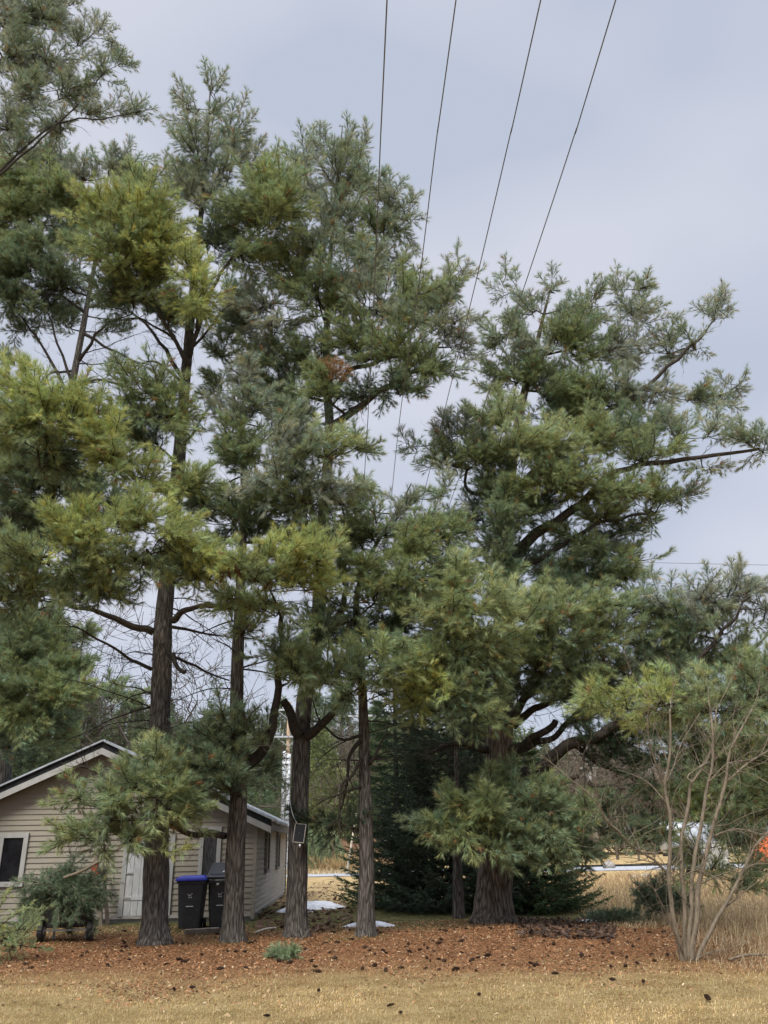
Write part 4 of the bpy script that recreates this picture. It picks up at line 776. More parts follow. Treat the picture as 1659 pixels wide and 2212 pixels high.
tl = Pine('tallest pine at the upper left corner, its trunk outside the picture', [(-215, 2010), (-200, 1600), (-150, 1200), (-95, 800), (-60, 400), (-10, 100), (30, -90)], 18.6, .27, Ytop=18.6)
tl.limb_px([(-70, 470), (0, 380), (90, 300), (170, 220), (230, 150)], 18.6, 18.2, .05, .015, twigs=10)
tl.limb_px([(-60, 440), (40, 330), (140, 262), (220, 258), (300, 240)], 18.6, 18.4, .045, .012, twigs=10)
for p in [(40, -40, 60, 50, 'B', 0), (40, 40, 75, 50, 'B', 0), (110, 40, 55, 50, 'B', 0), (150, 10, 36, 32, 'B', 0, 0, .7), (30, 120, 70, 50, 'B', 0), (110, 120, 60, 45, 'B', .2), (180, 90, 40, 34, 'B', 0, 30, .75), (215, 60, 22, 26, 'B', 0, 30, .6), (250, 95, 28, 24, 'B', 0, 35, .6), (60, 200, 70, 45, 'B', 0), (150, 190, 55, 38, 'B', 0, 30), (215, 160, 45, 26, 'B', 0, 35, .8), (265, 135, 26, 16, 'B', 0, 35, .6), (20, 270, 60, 40, 'B', 0), (110, 265, 60, 26, 'B', 0), (200, 245, 50, 22, 'B', 0, 0, .9), (260, 235, 40, 20, 'B', 0, 10, .8), (305, 240, 22, 18, 'B', 0, 0, .6), (30, 320, 60, 26, 'B', 0), (10, 10, 50, 50, 'B', .3)]:
    tl.pad(*p[:7]) if len(p) <= 7 else tl.pad(*p[:7], dens=p[7])
for t in (t1, t2, t3, t4, t5, t0, tl): t.finish()

# a pine outside the picture at the right whose bright lower boughs hang in
tr_ = Pine('pine beyond the right edge whose bright boughs hang over the bare shrub', [(1890, 2080), (1880, 1800), (1860, 1500), (1850, 1250)], 15.2, .2)
tr_.limb_px([(1870, 1560), (1760, 1520), (1640, 1500), (1500, 1520), (1380, 1530)], 15.2, 14.0, .06, .012, 7, twigs=6)
tr_.limb_px([(1865, 1480), (1760, 1440), (1660, 1420)], 15.2, 15.0, .05, .015, 7, twigs=6)
for p in [(1335, 1528, 50, 13, 'Y', -1.2), (1290, 1520, 24, 9, 'Y', -1.2, 0, .8), (1410, 1515, 42, 20, 'Y', -1.1), (1470, 1540, 40, 16, 'O', -1.0), (1400, 1545, 50, 12, 'Y', -1.0, 0, .9), (1530, 1510, 60, 26, 'L', -.9), (1600, 1500, 55, 32, 'G', -.7), (1560, 1545, 60, 22, 'G', -.8), (1640, 1540, 40, 30, 'G', -.5), (1650, 1460, 36, 30, 'G', -.3), (1480, 1500, 40, 18, 'G', -.8)]:
    tr_.pad(*p[:7]) if len(p) <= 7 else tr_.pad(*p[:7], dens=p[7])
tr_.finish()
# a low young pine at the left edge
ly = Pine('young light green pine at the left edge of the litter', [(-40, 2060), (-25, 2020), (-15, 1975), (-5, 1945)], 14.6, .05, top_r=.01, base_flare=1.1)
for p in [(-12, 1990, 18, 14, 'Y', 0, 0, .5), (26, 2012, 20, 12, 'G', -.2, 0, .5), (5, 2035, 26, 12, 'G', -.3, 0, .5), (45, 2040, 14, 7, 'G', -.2, 0, .5), (-10, 2010, 26, 26, 'O', .2, 0, .5)]:
    ly.pad(*p[:7], nsc=.6) if len(p) <= 7 else ly.pad(*p[:7], dens=p[7] * 1.3, nsc=.6)
ly.finish()

# cones hanging from the second pine's bright bough
cone_root = None
def cone_mesh(L_=.15, r=.028, hang=True):
    mb = MB()
    for i in range(9):
        z = -i * L_ / 9; rr = r * math.sin(math.pi * (i + 1.2) / 10.5)
        for k in range(7):
            a = 2 * math.pi * (k + .5 * (i % 2)) / 7; c, s_ = math.cos(a), math.sin(a)
            mb.add([(c * .008 - s_ * .010, s_ * .008 + c * .010, z), (c * .008 + s_ * .010, s_ * .008 - c * .010, z), (c * rr + s_ * .009, s_ * rr - c * .009, z - .012), (c * rr - s_ * .009, s_ * rr + c * .009, z - .012), (c * .006, s_ * .006, z - .02)],
                   [(0, 1, 2, 3), (3, 2, 4)])
    mb.tube([(0, 0, .03), (0, 0, -L_)], .009, 6); return mb
M['cone_bright'] = mat('cone_brown', (.16, .075, .04), .8, .2, 40, .5)
me0 = None
for i, (px, py) in enumerate([(486, 1222), (492, 1238), (484, 1246), (508, 1228), (514, 1238)]):
    if me0 is None:
        o = cone_mesh(.2, .038).build('cone', M['cone_bright'], t2.root); me0 = o.data
    else: o = bpy.data.objects.new('cone', me0); COL.objects.link(o); o.parent = t2.root
    o.location = P(px, py - 8, 14.2) - t2.base; o.rotation_euler = (random.uniform(-.3, .3), random.uniform(-.3, .3), random.random() * 6)

# ------------------------------------------------------------------ spruce
def spruce(name, label, base, H, Rb, tone, n_l=34, seed=1, dens=1.0, parent_bark='bark', z0=.15, lean=0, part_twigs=True):
    rg = np.random.default_rng(seed); A = []; B = []; ra = []; rb = []; PP = []; DD = []; LL = []
    for i in range(n_l):
        u = (i / n_l) ** 1.1; z = z0 + (H - z0) * u; nb = int(15 * dens) + 1
        for b in range(nb):
            a = 2 * math.pi * (b + rg.random()) / nb; l = Rb * (1 - u) ** .85 * rg.uniform(.75, 1.15) + .15
            d = np.array([math.cos(a), math.sin(a), .12]); cur = np.array([0, 0, z]); st = max(3, int(l / .2)); pr = 1
            for k in range(st):
                f = k / st; dd = unit(d + np.array([0, 0, -.35 + .75 * f])); nx = cur + dd * l / st; nx[2] = max(nx[2], .08)
                A.append(cur); B.append(nx); ra.append(.004 + .012 * (1 - f) * l / 2); rb.append(.004 + .012 * (1 - f - 1 / st) * l / 2)
                side = np.array([-math.sin(a), math.cos(a), 0])
                if f > .25:
                    for sgn in (-1, 1):
                        tl_ = l * .34 * (1 - f) * rg.uniform(.6, 1.2) + .12; sdv = unit(dd * .75 + side * sgn * .8 + np.array([0, 0, -.25])); m = max(1, int(tl_ / .1))
                        A.append(cur); B.append(cur + sdv * tl_); ra.append(.005); rb.append(.003)
                        for q in range(m): PP.append(cur + sdv * tl_ * q / m); DD.append(sdv + rg.normal(size=3) * .25); LL.append(.12)
                    for q in range(3): PP.append(cur + (nx - cur) * q / 3); DD.append(dd + rg.normal(size=3) * .2); LL.append(.12)
                cur = nx
    PP = np.array(PP); DD = np.array(DD); LL = np.array(LL); m = len(PP)
    tt = np.array(TONES[tone])[None] * rng.uniform(.6, 1.4, (m, 1))
    root = empty(name, base, 0, label, 'tree')
    V, F, C = needles(PP, DD, LL, tt, n=int(18 * dens) + 4, nl=.05, nw=.015, ang=(35, 70), droop=0); link('crown', np_mesh('crown', V, F, C), M['needles'], root)
    if part_twigs:
        V, F = seg_tubes(A, B, ra, rb, 3); link('twigs', np_mesh('twigs', V, F), M['dead'], root)
    mb = MB(); mb.tube([(0, 0, -.1), (0.02, 0, H * .3), (0, .02, H * .7), (0, 0, H)], [Rb * .07, Rb * .05, Rb * .025, .01], 10); mb.build('trunk', M[parent_bark], root, smooth=True)
    return root
TONES['S'] = (.075, .115, .07); TONES['T'] = (.10, .16, .07)
g = G(985, 1962); spruce('spruce_tree', 'dense blackish spruce with skirts down to the ground behind the broad pine', (g.x, 23.6, 0), 9.8, 2.75, 'S', 36, 3, 1.15)
g = G(1170, 1975); spruce('spruce_tree', 'low bushy spruce sticking out right behind the thickest trunk', (g.x, 22.6, 0), 4.3, 1.65, 'T', 20, 5, 1.1)
g = G(860, 1950); spruce('spruce_tree', 'bright green narrow spruce at the right of the slim dark pine', (g.x, 25.2, 0), 8.6, 1.7, 'T', 28, 8, 1.0)
# dead lower trunks beside the spruce
st = Pine('thin bare trunk standing left of the thickest trunk against the spruce', [(990, 1962), (988, 1860), (986, 1700), (984, 1560)], 20.7, .12, base_flare=1.15); st.dead(1.5, 5, 18, L=(.5, 1.4), r=.014); st.finish()

# ------------------------------------------------------------------ bare multi-stemmed shrub at the right
def make_shrub():
    Y = 13.1; base = G(1488, 2096); base.z = gz(base.x, base.y)
    root = empty('bare_shrub', base, 0, 'tall leafless shrub with several pale brown stems from one root at the right', 'shrub')
    S = lambda pts: [(1061.8 + a * .36, 1460 + b * .36) for a, b in pts]
    stems = [([(1150, 1765), (1125, 1600), (1090, 1400), (1065, 1200), (1070, 900), (1040, 680), (1060, 560), (1078, 340), (1070, 200)], .056, .020, 0, -.3),
             ([(1168, 1765), (1160, 1400), (1140, 1000), (1190, 760), (1210, 640), (1300, 480), (1335, 360), (1345, 200)], .050, .016, 0, .2),
             ([(1188, 1765), (1198, 1400), (1220, 1100), (1260, 900), (1300, 640), (1320, 500), (1328, 370), (1300, 150)], .050, .018, 0, .1),
             ([(1205, 1760), (1225, 1500), (1250, 1250), (1285, 1080), (1330, 900), (1400, 650), (1430, 470), (1490, 340), (1560, 200)], .060, .018, 0, -.1),
             ([(1230, 1750), (1310, 1540), (1400, 1380), (1470, 1240), (1540, 1100), (1620, 980), (1760, 850)], .046, .018, 0, .5),
             ([(1335, 960), (1400, 935), (1480, 920), (1600, 945), (1720, 980)], .022, .010, 0, -.3),
             ([(1062, 1190), (980, 1110), (900, 1060), (830, 1010), (780, 955), (690, 860), (610, 740), (500, 640), (350, 520), (290, 475)], .028, .007, 0, -.6),
             ([(780, 950), (700, 880), (650, 780), (620, 640), (560, 520)], .014, .005, -.4, -.8),
             ([(1043, 660), (1000, 540), (955, 430), (930, 290), (950, 160)], .02, .008, 0, -.4), ([(1052, 640), (1090, 540), (1120, 460), (1165, 360), (1250, 220)], .02, .007, 0, .3),
             ([(1215, 640), (1180, 600), (1290, 520), (1340, 500), (1440, 410)], .018, .008, 0, .2), ([(1300, 640), (1370, 560), (1440, 520), (1580, 500)], .018, .008, 0, -.3),
             ([(1410, 640), (1520, 540), (1640, 460), (1760, 380)], .028, .012, 0, .3), ([(1045, 760), (950, 650), (860, 600), (760, 560)], .014, .005, 0, .5),
             ([(1150, 1200), (1230, 1170), (1300, 1190), (1400, 1240)], .014, .006, 0, -.5), ([(1240, 1260), (1350, 1200), (1480, 1160), (1600, 1120)], .016, .006, 0, -.4),
             ([(1190, 1380), (1120, 1300), (1090, 1220)], .012, .005, 0, -.3), ([(1170, 1760), (1110, 1560), (1030, 1380), (960, 1260), (900, 1200)], .014, .004, 0, -.7),
             ([(1200, 1760), (1310, 1660), (1420, 1640), (1600, 1560)], .012, .004, 0, -.5), ([(1400, 1390), (1480, 1330), (1560, 1260), (1700, 1180)], .016, .006, .2, .4),
             ([(1140, 1100), (1100, 1150), (1090, 1260)], .016, .01, 0, 0), ([(945, 120), (860, 20), (800, -120), (790, -260)], .01, .003, -.4, -.6), ([(1070, 210), (1090, 60), (1060, -100)], .012, .004, -.3, -.3), ([(1345, 210), (1440, 30), (1520, -160)], .01, .004, .2, .2), ([(1560, 210), (1600, 60), (1630, -120)], .01, .004, -.1, -.2)]
    A = []; B = []; ra = []; rb = []
    for pts, r0, r1, d0, d1 in stems:
        pp = S(pts); n = len(pp); w3 = [P(x, y, Y + d0 + (d1 - d0) * i / (n - 1)) for i, (x, y) in enumerate(pp)]
        w3[0].z = max(w3[0].z, -.02)
        w3 = curve_pts(w3, 6); m = len(w3); rr = [.70 * (r0 + (r1 - r0) * i / (m - 1)) * (1 + .10 * noise.noise(Vector((i * 1.3, r0 * 99, 0)))) for i in range(m)]
        w3 = [p + Vector((noise.noise(p * 2.3), noise.noise(p * 2.3 + Vector((7, 0, 0))), 0)) * .035 for p in w3]
        mb = MB(); mb.tube([p - base for p in w3], rr, 9 if r0 > .03 else 6, rough=.1); mb.build('stem', M['smooth_bark'], root, smooth=True)
        for _ in range(int(m * (.55 if r0 > .03 else .9))):
            i = random.randrange(3, m); 
            if w3[i].z < .7 and r0 > .03: continue
            p = np.array(w3[i]); d = unit(np.array(w3[i]) - np.array(w3[i - 1])); dr = unit(d * .5 + rng.normal(size=3) * .7 + UP * .25); l = random.uniform(.35, 1.1); rr_ = min(.008, rr[i] * .45)
            for k in range(5):
                nx = p + dr * l / 5; A.append(p); B.append(nx); f = 1 - k / 5 * .75; ra.append(rr_ * f); rb.append(rr_ * (f - .15))
                if random.random() < .6:
                    sd_ = unit(dr + rng.normal(size=3) * .7); A.append(p); B.append(p + sd_ * l * random.uniform(.1, .35)); ra.append(rr_ * .5 * f); rb.append(rr_ * .2)
                dr = unit(dr + rng.normal(size=3) * .25 + UP * .08); p = nx
    V, F = seg_tubes(np.array(A), np.array(B), ra, rb, 3); link('twigs', np_mesh('twigs', V - np.array(base), F), M['smooth_bark'], root)
make_shrub()

# ------------------------------------------------------------------ background: pines, bare trees, poles, road side things
def bare_tree(name, label, base, H, r, seed, group=None, m_='far_bark', spread=.55, cat='tree'):
    rd = random.Random(seed); rgn = np.random.default_rng(seed); A = []; B = []; ra = []; rb = []
    def grow(p, d, l, r_, depth):
        steps = 4; cur = p
        for k in range(steps):
            d = unit(d + rgn.normal(size=3) * .12 + UP * .05); nx = cur + d * l / steps; f0 = 1 - .45 * k / steps; f1 = 1 - .45 * (k + 1) / steps
            A.append(cur); B.append(nx); ra.append(r_ * f0); rb.append(r_ * f1); cur = nx
            if depth > 0 and k >= (2 if depth == 4 else 1):
                for _ in range(rd.choice((1, 2, 2))):
                    a = unit(rgn.normal(size=3)); grow(cur, unit(d + a * (spread + .35)), l * rd.uniform(.45, .7), r_ * f1 * .5, depth - 1)
    grow(np.zeros(3), UP.copy(), H * .62, r, 4)
    V, F = seg_tubes(A, B, np.maximum(ra, .012), np.maximum(rb, .008), 4)
    root = empty(name, base, 0, label, cat, group)
    n0 = 4 * 4 * 2
    o = link('trunk', np_mesh('trunk', V, F, smooth=True), M[m_], root); return root
def far_pine_mesh(seed, H=13, Rb=2.6, z0=3.5, n=2600, tone='G'):
    rg = np.random.default_rng(seed); u = rg.random(n) ** .8; z = z0 + (H - z0) * u
    lay = np.abs(np.sin(z * 2.6 + rg.random())) ; rr = Rb * np.sin(np.pi * np.clip(.18 + .82 * u, 0, 1)) ** .7 * (.55 + .5 * lay); a = rg.random(n) * 2 * np.pi; q = rg.random(n) ** .45
    lump = 1 + .35 * np.sin(a * 3 + z * 1.7 + seed)
    p = np.stack([np.cos(a) * rr * q * lump, np.sin(a) * rr * q * lump, z + .25 * rg.normal(size=n)], 1)
    d = unit(np.stack([np.cos(a), np.sin(a), .6 + 0 * a], 1) + rg.normal(size=(n, 3)) * .5)
    t = np.array({'Y': (.2, .24, .1), 'O': (.14, .18, .09), 'G': (.10, .145, .08)}[tone])[None] * (rg.uniform(.6, 1.4, (n, 1))) * (1 + .3 * np.sin(z * 1.9 + a)[:, None])
    V, F, C = needles(p, d, np.full(n, .3), t, n=15, nl=.24, nw=.035, ang=(25, 70), droop=.05)
    cm = np_mesh('crown', V, F, C)
    mb = MB(); mb.tube([(0, 0, -.1), (.05, 0, H * .4), (0, .05, H * .75), (0, 0, H * .98)], [.2, .15, .09, .02], 8)
    for _ in range(26):
        zz = rg.uniform(1.5, H * .8); an = rg.random() * 6.28; l = rg.uniform(.8, Rb); mb.tube([(0, 0, zz), (math.cos(an) * l * .6, math.sin(an) * l * .6, zz + .1), (math.cos(an) * l, math.sin(an) * l, zz + .35)], [.03, .02, .008], 4)
    me = bpy.data.meshes.new('trunk'); me.from_pydata(mb.v, [], mb.f); me.update(); me.polygons.foreach_set('use_smooth', [True] * len(me.polygons)); me.materials.append(M['far_bark']); cm.materials.append(M['needles'])
    return cm, me
variants = [far_pine_mesh(11, 14, 2.8, 3.2, 3000, 'O'), far_pine_mesh(12, 12, 3.0, 1.2, 3200, 'G'), far_pine_mesh(13, 15, 2.4, 5.5, 2400, 'G'), far_pine_mesh(14, 11, 2.9, .6, 3000, 'Y')]
far_list = [  # (picture x of the trunk, Y, variant, scale, label)
    (40, 33, 0, .78, 'background pine behind the left roof slope, nearest the left edge'), (150, 36, 3, .74, 'yellow green background pine above the left roof slope'), (255, 38, 0, .58, 'olive background pine just over the roof ridge'), (330, 46, 2, .62, 'background pine with high crown right of the ridge behind the first trunk'),
    (425, 40, 1, .6, 'background pine showing between the first and second trunks'), (560, 60, 1, .75, 'background pine left of the utility pole'), (600, 72, 0, .95, 'taller background pine directly behind the utility pole'),
    (690, 66, 3, .9, 'yellow green background pine between the panel trunk and the slim pine'), (735, 78, 2, 1.05, 'background pine with bare lower trunk across the road, left of the slim pine'), (672, 84, 0, 1.15, 'far pine over the green bush across the road'), (820, 70, 0, .9, 'background pine half hidden behind the green spruce'),
    (900, 80, 1, .9, 'far pine hidden behind the black spruce'), (-60, 30, 1, .8, 'background pine at the left edge behind the house'), (480, 75, 0, .85, 'far pine over the house roof at the second trunk'), (1620, 40, 1, .42, 'small background pine at the right edge behind the shrub'), (1200, 95, 2, .75, 'far pine right of the thickest trunk'), (1520, 88, 2, .6, 'far pine behind the silver tank')]
for px, Y, v, s_, lab in far_list:
    b = P(px, 1830, Y); r_ = empty('background_pine', (b.x, Y, 0), random.random() * 6.28, lab, 'tree', 'pines in the background'); r_.scale = (s_,) * 3
    for nm, me in zip(('crown', 'trunk'), variants[v]):
        o = bpy.data.objects.new(nm, me); COL.objects.link(o); o.parent = r_
# bare deciduous trees
bt = [(300, 31, 8.5, .16, 'bare grey tree arching behind the roof ridge'), (210, 34, 8, .13, 'bare grey tree left of the ridge behind the roof'), (425, 34, 8, .12, 'bare tree between the first two trunks beyond the roof')]
for i, (px, Y, H, r_, lab) in enumerate(bt):
    b = P(px, 1830, Y); bare_tree('bare_tree', lab, (b.x, Y, 0), H, r_, 40 + i, 'bare trees behind the house', spread=.75)
bt = [(1262, 70, 8), (1330, 82, 9.5), (1290, 96, 10), (1375, 76, 7.5), (1410, 92, 9.5), (1445, 84, 8), (1235, 88, 9), (1490, 96, 9), (1570, 90, 8), (1350, 100, 11)]
bl = ['bare brown tree nearest the big limb, across the road', 'bare brown tree in the middle of the far grove', 'tall bare tree behind the pale steel pole', 'short bare tree left of the shrub stems across the road', 'bare tree seen through the shrub stems', 'bare tree left of the silver tank', 'far bare tree right of the bushy spruce', 'far bare tree over the silver tank', 'far bare tree between the tank and the orange container', 'tallest and farthest bare tree of the grove']
protos = []
for i, (px, Y, H) in enumerate(bt):
    b = P(px, 1815, Y)
    if i < 3: o = bare_tree('bare_tree', bl[i], (b.x, Y, 0), H, .14, 60 + i, 'bare grove across the road', spread=.6); protos.append((o, H))
    else:
        s0_, h0 = protos[i % 3]; o = copy_tree(s0_); o.location = (b.x, Y, 0); o.scale = (H / h0,) * 3; o.rotation_euler = (0, 0, i * 1.3); o['label'] = bl[i]
# far wood beyond (one mass)
def far_wood():
    n = 60000; x = rng.uniform(-110, 120, n); y = rng.uniform(105, 135, n); h = 18 + 3 * np.sin(x * .13) + 2.5 * np.sin(x * .41 + 2)
    h = np.where(x > 15, h * .75, h * .85); z = rng.random(n) ** .7 * h; p = np.stack([x, y, z], 1)
    d = unit(rng.normal(size=(n, 3)) + UP * .5); brown = ((np.sin(x * .21 + 1.3) > -.1) & (x > 12))[:, None]
    t = np.where(brown, np.array([[.17, .135, .105]]), np.array([[.10, .125, .06]])) * rng.uniform(.6, 1.4, (n, 1))
    V, F, C = needles(p, d, np.full(n, .8), t, n=9, nl=1.0, nw=.17, ang=(20, 80), droop=0)
    tag(link('far_wood', np_mesh('far_wood', V, F, C), M['needles']), kind='stuff', label='distant mixed wood closing the view beyond the road', cat='wood')
far_wood()
# thin trunks and bush across the road
for i, (px, Y, H, r_) in enumerate([(715, 64, 9, .10), (722, 70, 11, .12), (738, 66, 8, .09), (755, 72, 10, .1), (700, 74, 10, .1)]):
    b = P(px, 1830, Y); mb = MB(); o = bare_tree('bare_tree', ['straight bare trunk just right of the green bush across the road', 'dark bare trunk behind the dry brush across the road', 'thin bare trunk in the dry brush left of the leaning post', 'bare trunk left of the slim pine across the road', 'farthest bare trunk above the green bush'][i], (b.x, Y, 0), H, r_, 80 + i, 'bare trunks across the road', spread=.4)
def blob_bush(name, label, cat, c, rad, n, tone, nl=.12, nw=.02, mt='needles', ang=(20, 70), up=.6):
    q = unit(rng.normal(size=(n, 3))) * rng.random((n, 1)) ** .4; q[:, 2] = np.abs(q[:, 2]); q *= 1 + .25 * np.sin(q[:, :1] * 9 + q[:, 2:3] * 7)
    p = q * np.array(rad); d = unit(q + UP * up + rng.normal(size=(n, 3)) * .4); t = (np.array(tone) if not isinstance(tone, str) else np.array(TONES[tone]))[None] * rng.uniform(.6, 1.4, (n, 1))
    V, F, C = needles(p, d, np.full(n, nl), t, n=12, nl=nl * 1.4, nw=nw, ang=ang, droop=0); root = empty(name, c, 0, label, cat)
    link('foliage', np_mesh('foliage', V, F, C), M[mt], root)
    A = np.zeros((40, 3)) + rng.normal(size=(40, 3)) * .1 * np.array([1, 1, 0]); idx = rng.integers(0, n, 40); V, F = seg_tubes(A, p[idx] * .9, np.full(40, .03), np.full(40, .01), 4); link('stems', np_mesh('stems', V, F), M['far_bark'], root); return root
b = P(690, 1870, 58); blob_bush('green_bush', 'rounded green bush across the road between two trunks', 'bush', (b.x, 58, 0), (1.9, 1.4, 2.9), 2600, 'G')
b = P(765, 1860, 60); blob_bush('dry_brush', 'reddish tan dry brush across the road left of the slim pine', 'bush', (b.x, 60, 0), (2.6, 1.2, 1.9), 1800, (.42, .27, .18), .25, .012, 'blades', (5, 30), 1.6)
b = P(725, 1870, 57); blob_bush('dry_brush', 'low straw coloured clump at the far kerb beside the green bush', 'bush', (b.x, 57, 0), (2.6, .8, .8), 900, (.5, .37, .2), .2, .012, 'blades', (5, 30), 1.6)

def utility_pole(label, px, Y, H, conduit, arms, rr=.15):
    b = P(px, 1870, Y); t = empty('utility_pole', (b.x, Y, 0), 0, label, 'utility pole', 'utility poles')
    mb = MB(); mb.tube([(0, 0, -.1), (0, 0, H)], [rr, rr * .72], 14); mb.build('post', M['pole_wood'], t, smooth=True)
    for z in arms:
        mb = MB(); mb.box((0, -.2, z), (2.6, .1, .12)); mb.bar((-.8, -.2, z - .05), (0, -.18, z - .65), .03); mb.bar((.8, -.2, z - .05), (0, -.18, z - .65), .03); a = mb.build('crossarm', M['metal'], t)
        for x in (-1.15, -.4, .4, 1.15):
            mb = MB(); mb.tube([(x, -.2, z + .06), (x, -.2, z + .12), (x, -.2, z + .16), (x, -.2, z + .22)], [.03, .06, .05, .02], 8); mb.build('insulator', M['metal'], a)
    if conduit:
        mb = MB(); mb.tube([(-.22, -.12, 0), (-.22, -.12, conduit)], .15, 10); mb.tube([(.1, -.2, 0), (.1, -.2, conduit - .2)], .14, 10); mb.build('conduit', M['conduit'], t, smooth=True)
    return b.x
x1_ = utility_pole('utility pole sheathed in grey conduit beyond the house corner', 615, 60, 11.4, 7.9, (10.8, 8.9), .17)
x2_ = utility_pole('plain utility pole mostly hidden behind the slim pine and spruce', 789, 56, 10.5, 0, (9.7,))
# white panel fence by the pole
b = P(606, 1850, 57); t = empty('metal_fence', (b.x - .6, 57, 0), 0, 'short run of pale corrugated metal fence beside the house corner', 'fence')
mb = MB()
for i in range(14): mb.box((-1.2 + i * .2, (.02 if i % 2 else 0), .95), (.19, .02, 1.9))
mb.build('sheet', M['metal'], t); 
for x in (-1.3, 0, 1.5):
    mb = MB(); mb.tube([(x, .08, 0), (x, .08, 2.3)], .04, 8); mb.build('post', M['metal'], t)
# pale leaning marker post
a = P(748, 1868, 52); b = P(770, 1757, 52); mb = MB(); a.z = 0; mb.tube([a, b], [.07, .05], 8); tag(mb.build('leaning_post', M['birch'], smooth=True), 'pale yellow post leaning right by the dry brush across the road', 'post')
# pale steel pole with arms at right
b = P(1289, 1830, 95); t = empty('steel_pole', (b.x, 95, 0), 0, 'white steel pole with short arms among the bare trees across the road', 'pole')
mb = MB(); mb.tube([(0, 0, 0), (0, 0, 11.5)], [.35, .25], 10); mb.build('shaft', M['white'], t, smooth=True)
for z, l in ((10.8, 2.6), (9.2, 2.0)):
    mb = MB(); mb.box((0, -.3, z), (l, .15, .18)); mb.build('arm', M['white'], t)
mb = MB(); mb.box((-.55, -.3, 9.0), (.3, .3, 1.6)); mb.box((.55, -.3, 9.0), (.3, .3, 1.6)); mb.build('canister', M['white'], t, bevel=.05)
# silver tank trailer
b = P(1498, 1850, 60); t = empty('tank_trailer', (b.x, 61, 0), R(8), 'silver cylindrical tank trailer seen through the shrub stems', 'trailer')
mb = MB(); mb.tube([(-1.7, 0, 1.75), (-1.6, 0, 1.75), (1.6, 0, 1.75), (1.7, 0, 1.75)], [.85, 1.05, 1.05, .85], 24); mb.build('tank', M['metal'], t, smooth=True)
mb = MB(); mb.box((0, 0, .65), (3.3, .9, .16)); mb.build('chassis', M['black'], t)
for x in (-1.1, -.3, .9):
    mb = MB(); mb.tube([(x, -.75, .42), (x, -.5, .42)], .42, 18); mb.build('wheel', M['black'], t)
mb = MB(); mb.tube([(0, 0, 2.75), (0, 0, 2.95)], .25, 12); mb.build('hatch', M['metal'], t)
b = P(1545, 1850, 57); t = empty('equipment_box', (b.x, 57, 0), R(-6), 'beige utility cabinet right of the silver tank', 'cabinet')
mb = MB(); mb.box((0, 0, .75), (1.5, .8, 1.3)); mb.build('body', M['concrete'], t, bevel=.04); mb = MB(); mb.box((0, 0, .05), (1.7, 1, .1)); mb.build('plinth', M['concrete'], t); mb = MB(); mb.box((0, 0, 1.44), (1.6, .9, .07)); mb.build('lid', M['white'], t)
b = P(1672, 1850, 55); t = empty('orange_container', (b.x, 55, 0), R(4), 'orange steel container at the right edge beyond the dry field', 'container')
mb = MB()
for i in range(12): mb.box((-1.1 + i * .2, (.03 if i % 2 else 0) - .6, 1.0), (.2, .06, 1.75))
mb.box((0, .1, 1.0), (2.3, 1.3, 1.7)); mb.build('body', M['orange'], t); mb = MB(); mb.box((0, 0, 1.9), (2.45, 1.5, .09)); mb.build('rim', M['orange'], t); mb = MB(); mb.box((-.9, 0, .07), (.2, 1.3, .14)); mb.box((.9, 0, .07), (.2, 1.3, .14)); mb.build('skid', M['black'], t)
for (px0, py0, px1, py1, lab) in ((1234, 1892, 1239, 1864, 'orange marker stake standing in the dry field'), (1240, 1868, 1252, 1848, 'reddish stake leaning right beside the far road')):
    a = G(px0, py0); Yv = a.y; b = P(px1, py1, Yv); mb = MB(); mb.bar(a, b, .12, .05); tag(mb.build('marker_stake', M['orange'] if py0 > 1880 else M['red']), lab, 'stake')
g = G(1316, 1876); g.z = 0; t = empty('grey_cover', g, 0, 'grey domed cover at the near edge of the far road', 'cover'); mb = MB(); mb.tube([(0, 0, 0), (0, 0, .3), (0, 0, .4)], [.4, .36, .15], 12); mb.build('dome', M['fascia'], t, smooth=True); mb = MB(); mb.tube([(0, 0, .38), (0, 0, .5)], .08, 8); mb.build('cap', M['metal'], t)
g = G(1384, 1897); mb = MB()
for k in range(4): mb.box((g.x - .3 + k * .2, g.y, .06 + .02 * k), (.16, .2, .12))
tag(mb.build('litter_scrap', M['white'], bevel=.02), 'small white scrap of litter lying in the dry field', 'litter')

# ------------------------------------------------------------------ wires
def wire(label, pts, r, group, far=None):
    mb = MB(); far_end = pts.pop() if far else None; c_ = curve_pts(pts, 8) + ([far_end] if far else [])
    mb.tube(c_, r, 6); tag(mb.build('power_line', M['cable'], smooth=True), label, 'power line', group)
H = 7.4
def el_Y(px, py, h):     # the point on that line of sight that is h above the camera
    d = ray(px, py); t = h / d.z; return Vector((d.x * t, d.y * t, CAMZ + h))
W = [('leftmost of the four overhead wires, passing before the pine tops', [(836, 0), (822, 300), (808, 640), (795, 900), (782, 1110)], -1.15), ('second from the left of the four overhead wires', [(985, 0), (943, 300), (905, 610), (864, 900), (842, 1110)], -.4),
     ('third from the left of the four overhead wires', [(1168, 0), (1100, 300), (1030, 600), (957, 900), (905, 1110)], .4), ('rightmost of the four overhead wires, ending above the broad pine', [(1330, 0), (1238, 300), (1144, 585), (1048, 870), (964, 1110)], 1.15)]
for lab, px, off in W:
    pts = [el_Y(x, y, H) for x, y in px]; d = (pts[0] - pts[1]).normalized(); pts = [pts[0] + d * 14 + Vector((0, 0, .2))] + pts + [Vector((x2_ + off, 55.8, 9.93))]
    wire(lab, pts, (.0075 if off < -1 else .0065), 'overhead wires crossing the sky', True)
